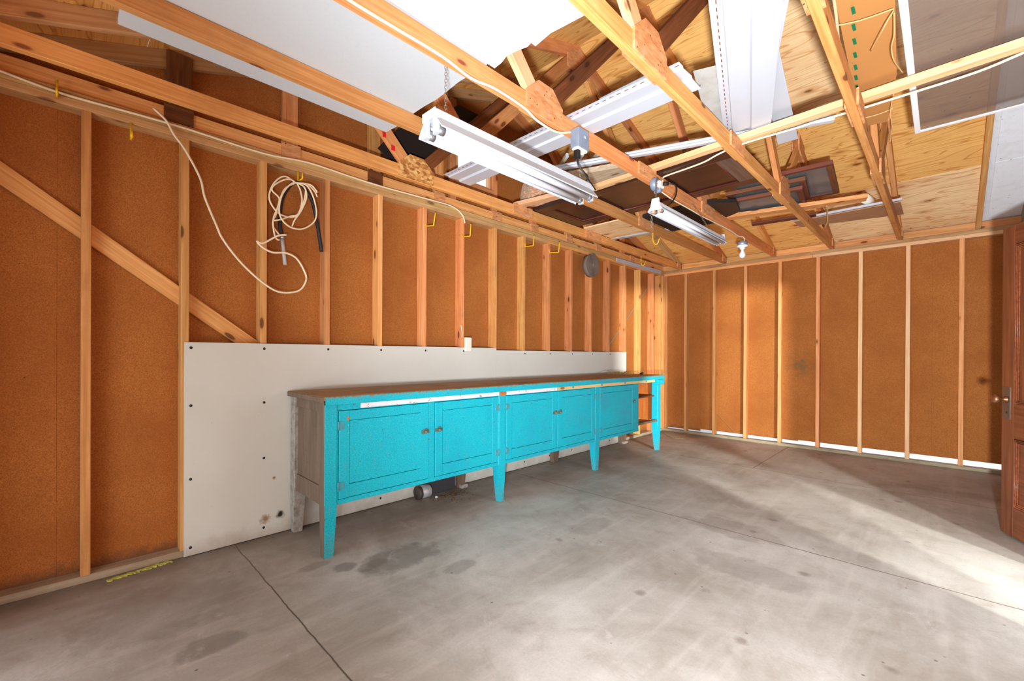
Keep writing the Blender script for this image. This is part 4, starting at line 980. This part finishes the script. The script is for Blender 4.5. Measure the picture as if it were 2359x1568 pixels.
# insect screen
sc = empty('insect_screen', (3.3, -3.6, 2.62), 'white framed insect screen laid in the rafters at upper right', 'screen')
x0, x1, y0, y1, z = 2.905, 3.58, -4.75, -2.625, 2.60
obj('frame', MB().box(x0, x0 + .028, y0, y1, z, z + .012, .002).box(x0 + .028, x1, y1 - .028, y1, z, z + .012, .002).box(x1 - .028, x1, y0, y1 - .028, z, z + .012, .002).box(x0 + .028, x1 - .028, y0, y0 + .028, z, z + .012, .002), M['screen_frame'], sc)
obj('mesh', MB().box(x0 + .028, x1 - .028, y0 + .028, y1 - .028, z + .005, z + .0058, 0), M['mesh'], sc)

# ------------------------------------------------------------------ open side door
dr = empty('door_1', (3.6315, -2.885, 0), 'red brown wooden panel door standing open at right', None, None, 'structure')
fe = V((3.317, -2.132, 0)); hg = V((3.6315, -2.885, 0)); dv = (hg - fe).normalized(); nv = V((-dv.y, dv.x, 0)); nv = nv if (CAM - fe).dot(nv) > 0 else -nv
DW, DH, DT, D0 = (hg - fe).length, 2.0, .036, .012
def dpart(name, s0, s1, z0_, z1_, t0, t1, mat, side=None):
    """slab in door coordinates: s from free edge, t from room face backwards"""
    a = fe + dv * s0 - nv * ((t0 + t1) / 2); b = fe + dv * s1 - nv * ((t0 + t1) / 2); zc = (z0_ + z1_) / 2
    mb = MB()
    if (z1_ - z0_) > (s1 - s0): mb.board((a + b) / 2 + V((0, 0, z0_)), (a + b) / 2 + V((0, 0, z1_)), s1 - s0, t1 - t0, dv)
    else: mb.board(a + V((0, 0, zc)), b + V((0, 0, zc)), z1_ - z0_, t1 - t0, (0, 0, 1))
    return obj(name, mb, mat, dr)
sw = .115
dpart('stile', 0, sw, D0, DH, 0, DT, M['door']); dpart('stile', DW - sw, DW, D0, DH, 0, DT, M['door'])
dpart('rail', sw, DW - sw, DH - .12, DH, 0, DT, M['door']); dpart('rail', sw, DW - sw, .64, .86, 0, DT, M['door']); dpart('rail', sw, DW - sw, D0, .2, 0, DT, M['door'])
for z0_, z1_ in ((.2, .64), (.86, DH - .12)):
    dpart('panel', sw, DW - sw, z0_, z1_, .012, DT - .012, M['door'])
    mo = MB()
    for k, off in enumerate((.006, .016, .026)):
        q = [(sw + off, z0_ + off), (DW - sw - off, z0_ + off), (DW - sw - off, z1_ - off), (sw + off, z1_ - off)]
        mo.tube([fe + dv * s_ - nv * (.004 + .003 * k) + V((0, 0, zz)) for s_, zz in q], .0055, 6, 1, True, 0, False)
    obj('moulding', mo, M['door_hi'], dr)
pl = dpart('lock_plate', .012, .085, .755, .965, -.003, 0, M['plate_metal'])
kc = fe + dv * .055 + V((0, 0, .885)) + nv * .003
obj('knob', MB().lathe([(.019, 0), (.021, .006), (.011, .012), (.010, .028), (.016, .034), (.026, .044), (.029, .056), (.024, .068), (.010, .074), (.001, .075)], kc, nv, 22), M['brass'], dr)
obj('keyhole', MB().lathe([(.006, 0), (.006, .002)], fe + dv * .055 + V((0, 0, .80)) + nv * .003, nv, 10), M['black'], dr)

# ------------------------------------------------------------------ light
w = bpy.data.worlds.new('World'); S.world = w; w.use_nodes = True
bg = w.node_tree.nodes['Background']; bg.inputs[0].default_value = (.91, 1.0, 1.15, 1); bg.inputs[1].default_value = 1.3
def area(name, loc, to, size, power, col=(1, 1, 1), sy=None):
    l = bpy.data.lights.new(name, 'AREA'); l.energy = power; l.color = col; l.size = size
    if sy: l.shape = 'RECTANGLE'; l.size_y = sy
    o = bpy.data.objects.new(name, l); C.objects.link(o); o.location = loc
    o.rotation_euler = (V(to) - V(loc)).to_track_quat('-Z', 'Y').to_euler(); return o
fl = bpy.data.lights.new('camera_flash', 'SPOT'); fl.energy = 1120; fl.color = (.91, 1.0, 1.13); fl.shadow_soft_size = .05; fl.spot_size = math.radians(142); fl.spot_blend = 1.0
fo = bpy.data.objects.new('camera_flash', fl); C.objects.link(fo); fo.location = (3.2, -6.78, .82); fo.rotation_euler = (V((2.9, .1, 2.55)) - V((3.2, -6.78, .82))).to_track_quat('-Z', 'Y').to_euler()
mid = V((3.65, -3.4, 1.1))
def beam(name, d, z, power, rad):
    l = bpy.data.lights.new(name, 'SPOT'); l.energy = power; l.color = (.97, 1, 1.0); l.shadow_soft_size = rad; l.spot_size = math.radians(24); l.spot_blend = .35
    o = bpy.data.objects.new(name, l); C.objects.link(o); o.location = mid + V(d).normalized() * 8 + V((0, 0, z))
    o.rotation_euler = (mid - o.location).to_track_quat('-Z', 'Y').to_euler()
beam('yard_beam', (.80, -.60, 0), .95, 8600, .26)
beam('yard_beam_b', (.58, -.815, 0), .95, 6300, .22)
area('doorway_sky', (4.35, -3.45, 1.75), (2.4, -4.3, 0), 1.0, 30, (.9, 1, 1.12), 1.6)
area('front_fill', (1.9, -8.6, .15), (1.7, -1.5, 2.4), 3.0, 112, (.93, 1, 1.1), 1.6)  # added fill lamp outside the front opening, lifts ceiling and far wall

area('siding_fill', (3.1, 1.2, .5), (2.9, .1, .06), 1.6, 40, (1, 1, .98), .4)  # added lamp behind the far wall, whitens the outer siding strip

S.view_settings.view_transform = 'Standard'; S.view_settings.look = 'None'; S.view_settings.gamma = 1
S.view_settings.use_curve_mapping = False
S.view_settings.exposure = 0.14
try:
    S.cycles.max_bounces = 8; S.cycles.diffuse_bounces = 5; S.cycles.use_denoising = True; S.cycles.transparent_max_bounces = 12
except Exception: pass
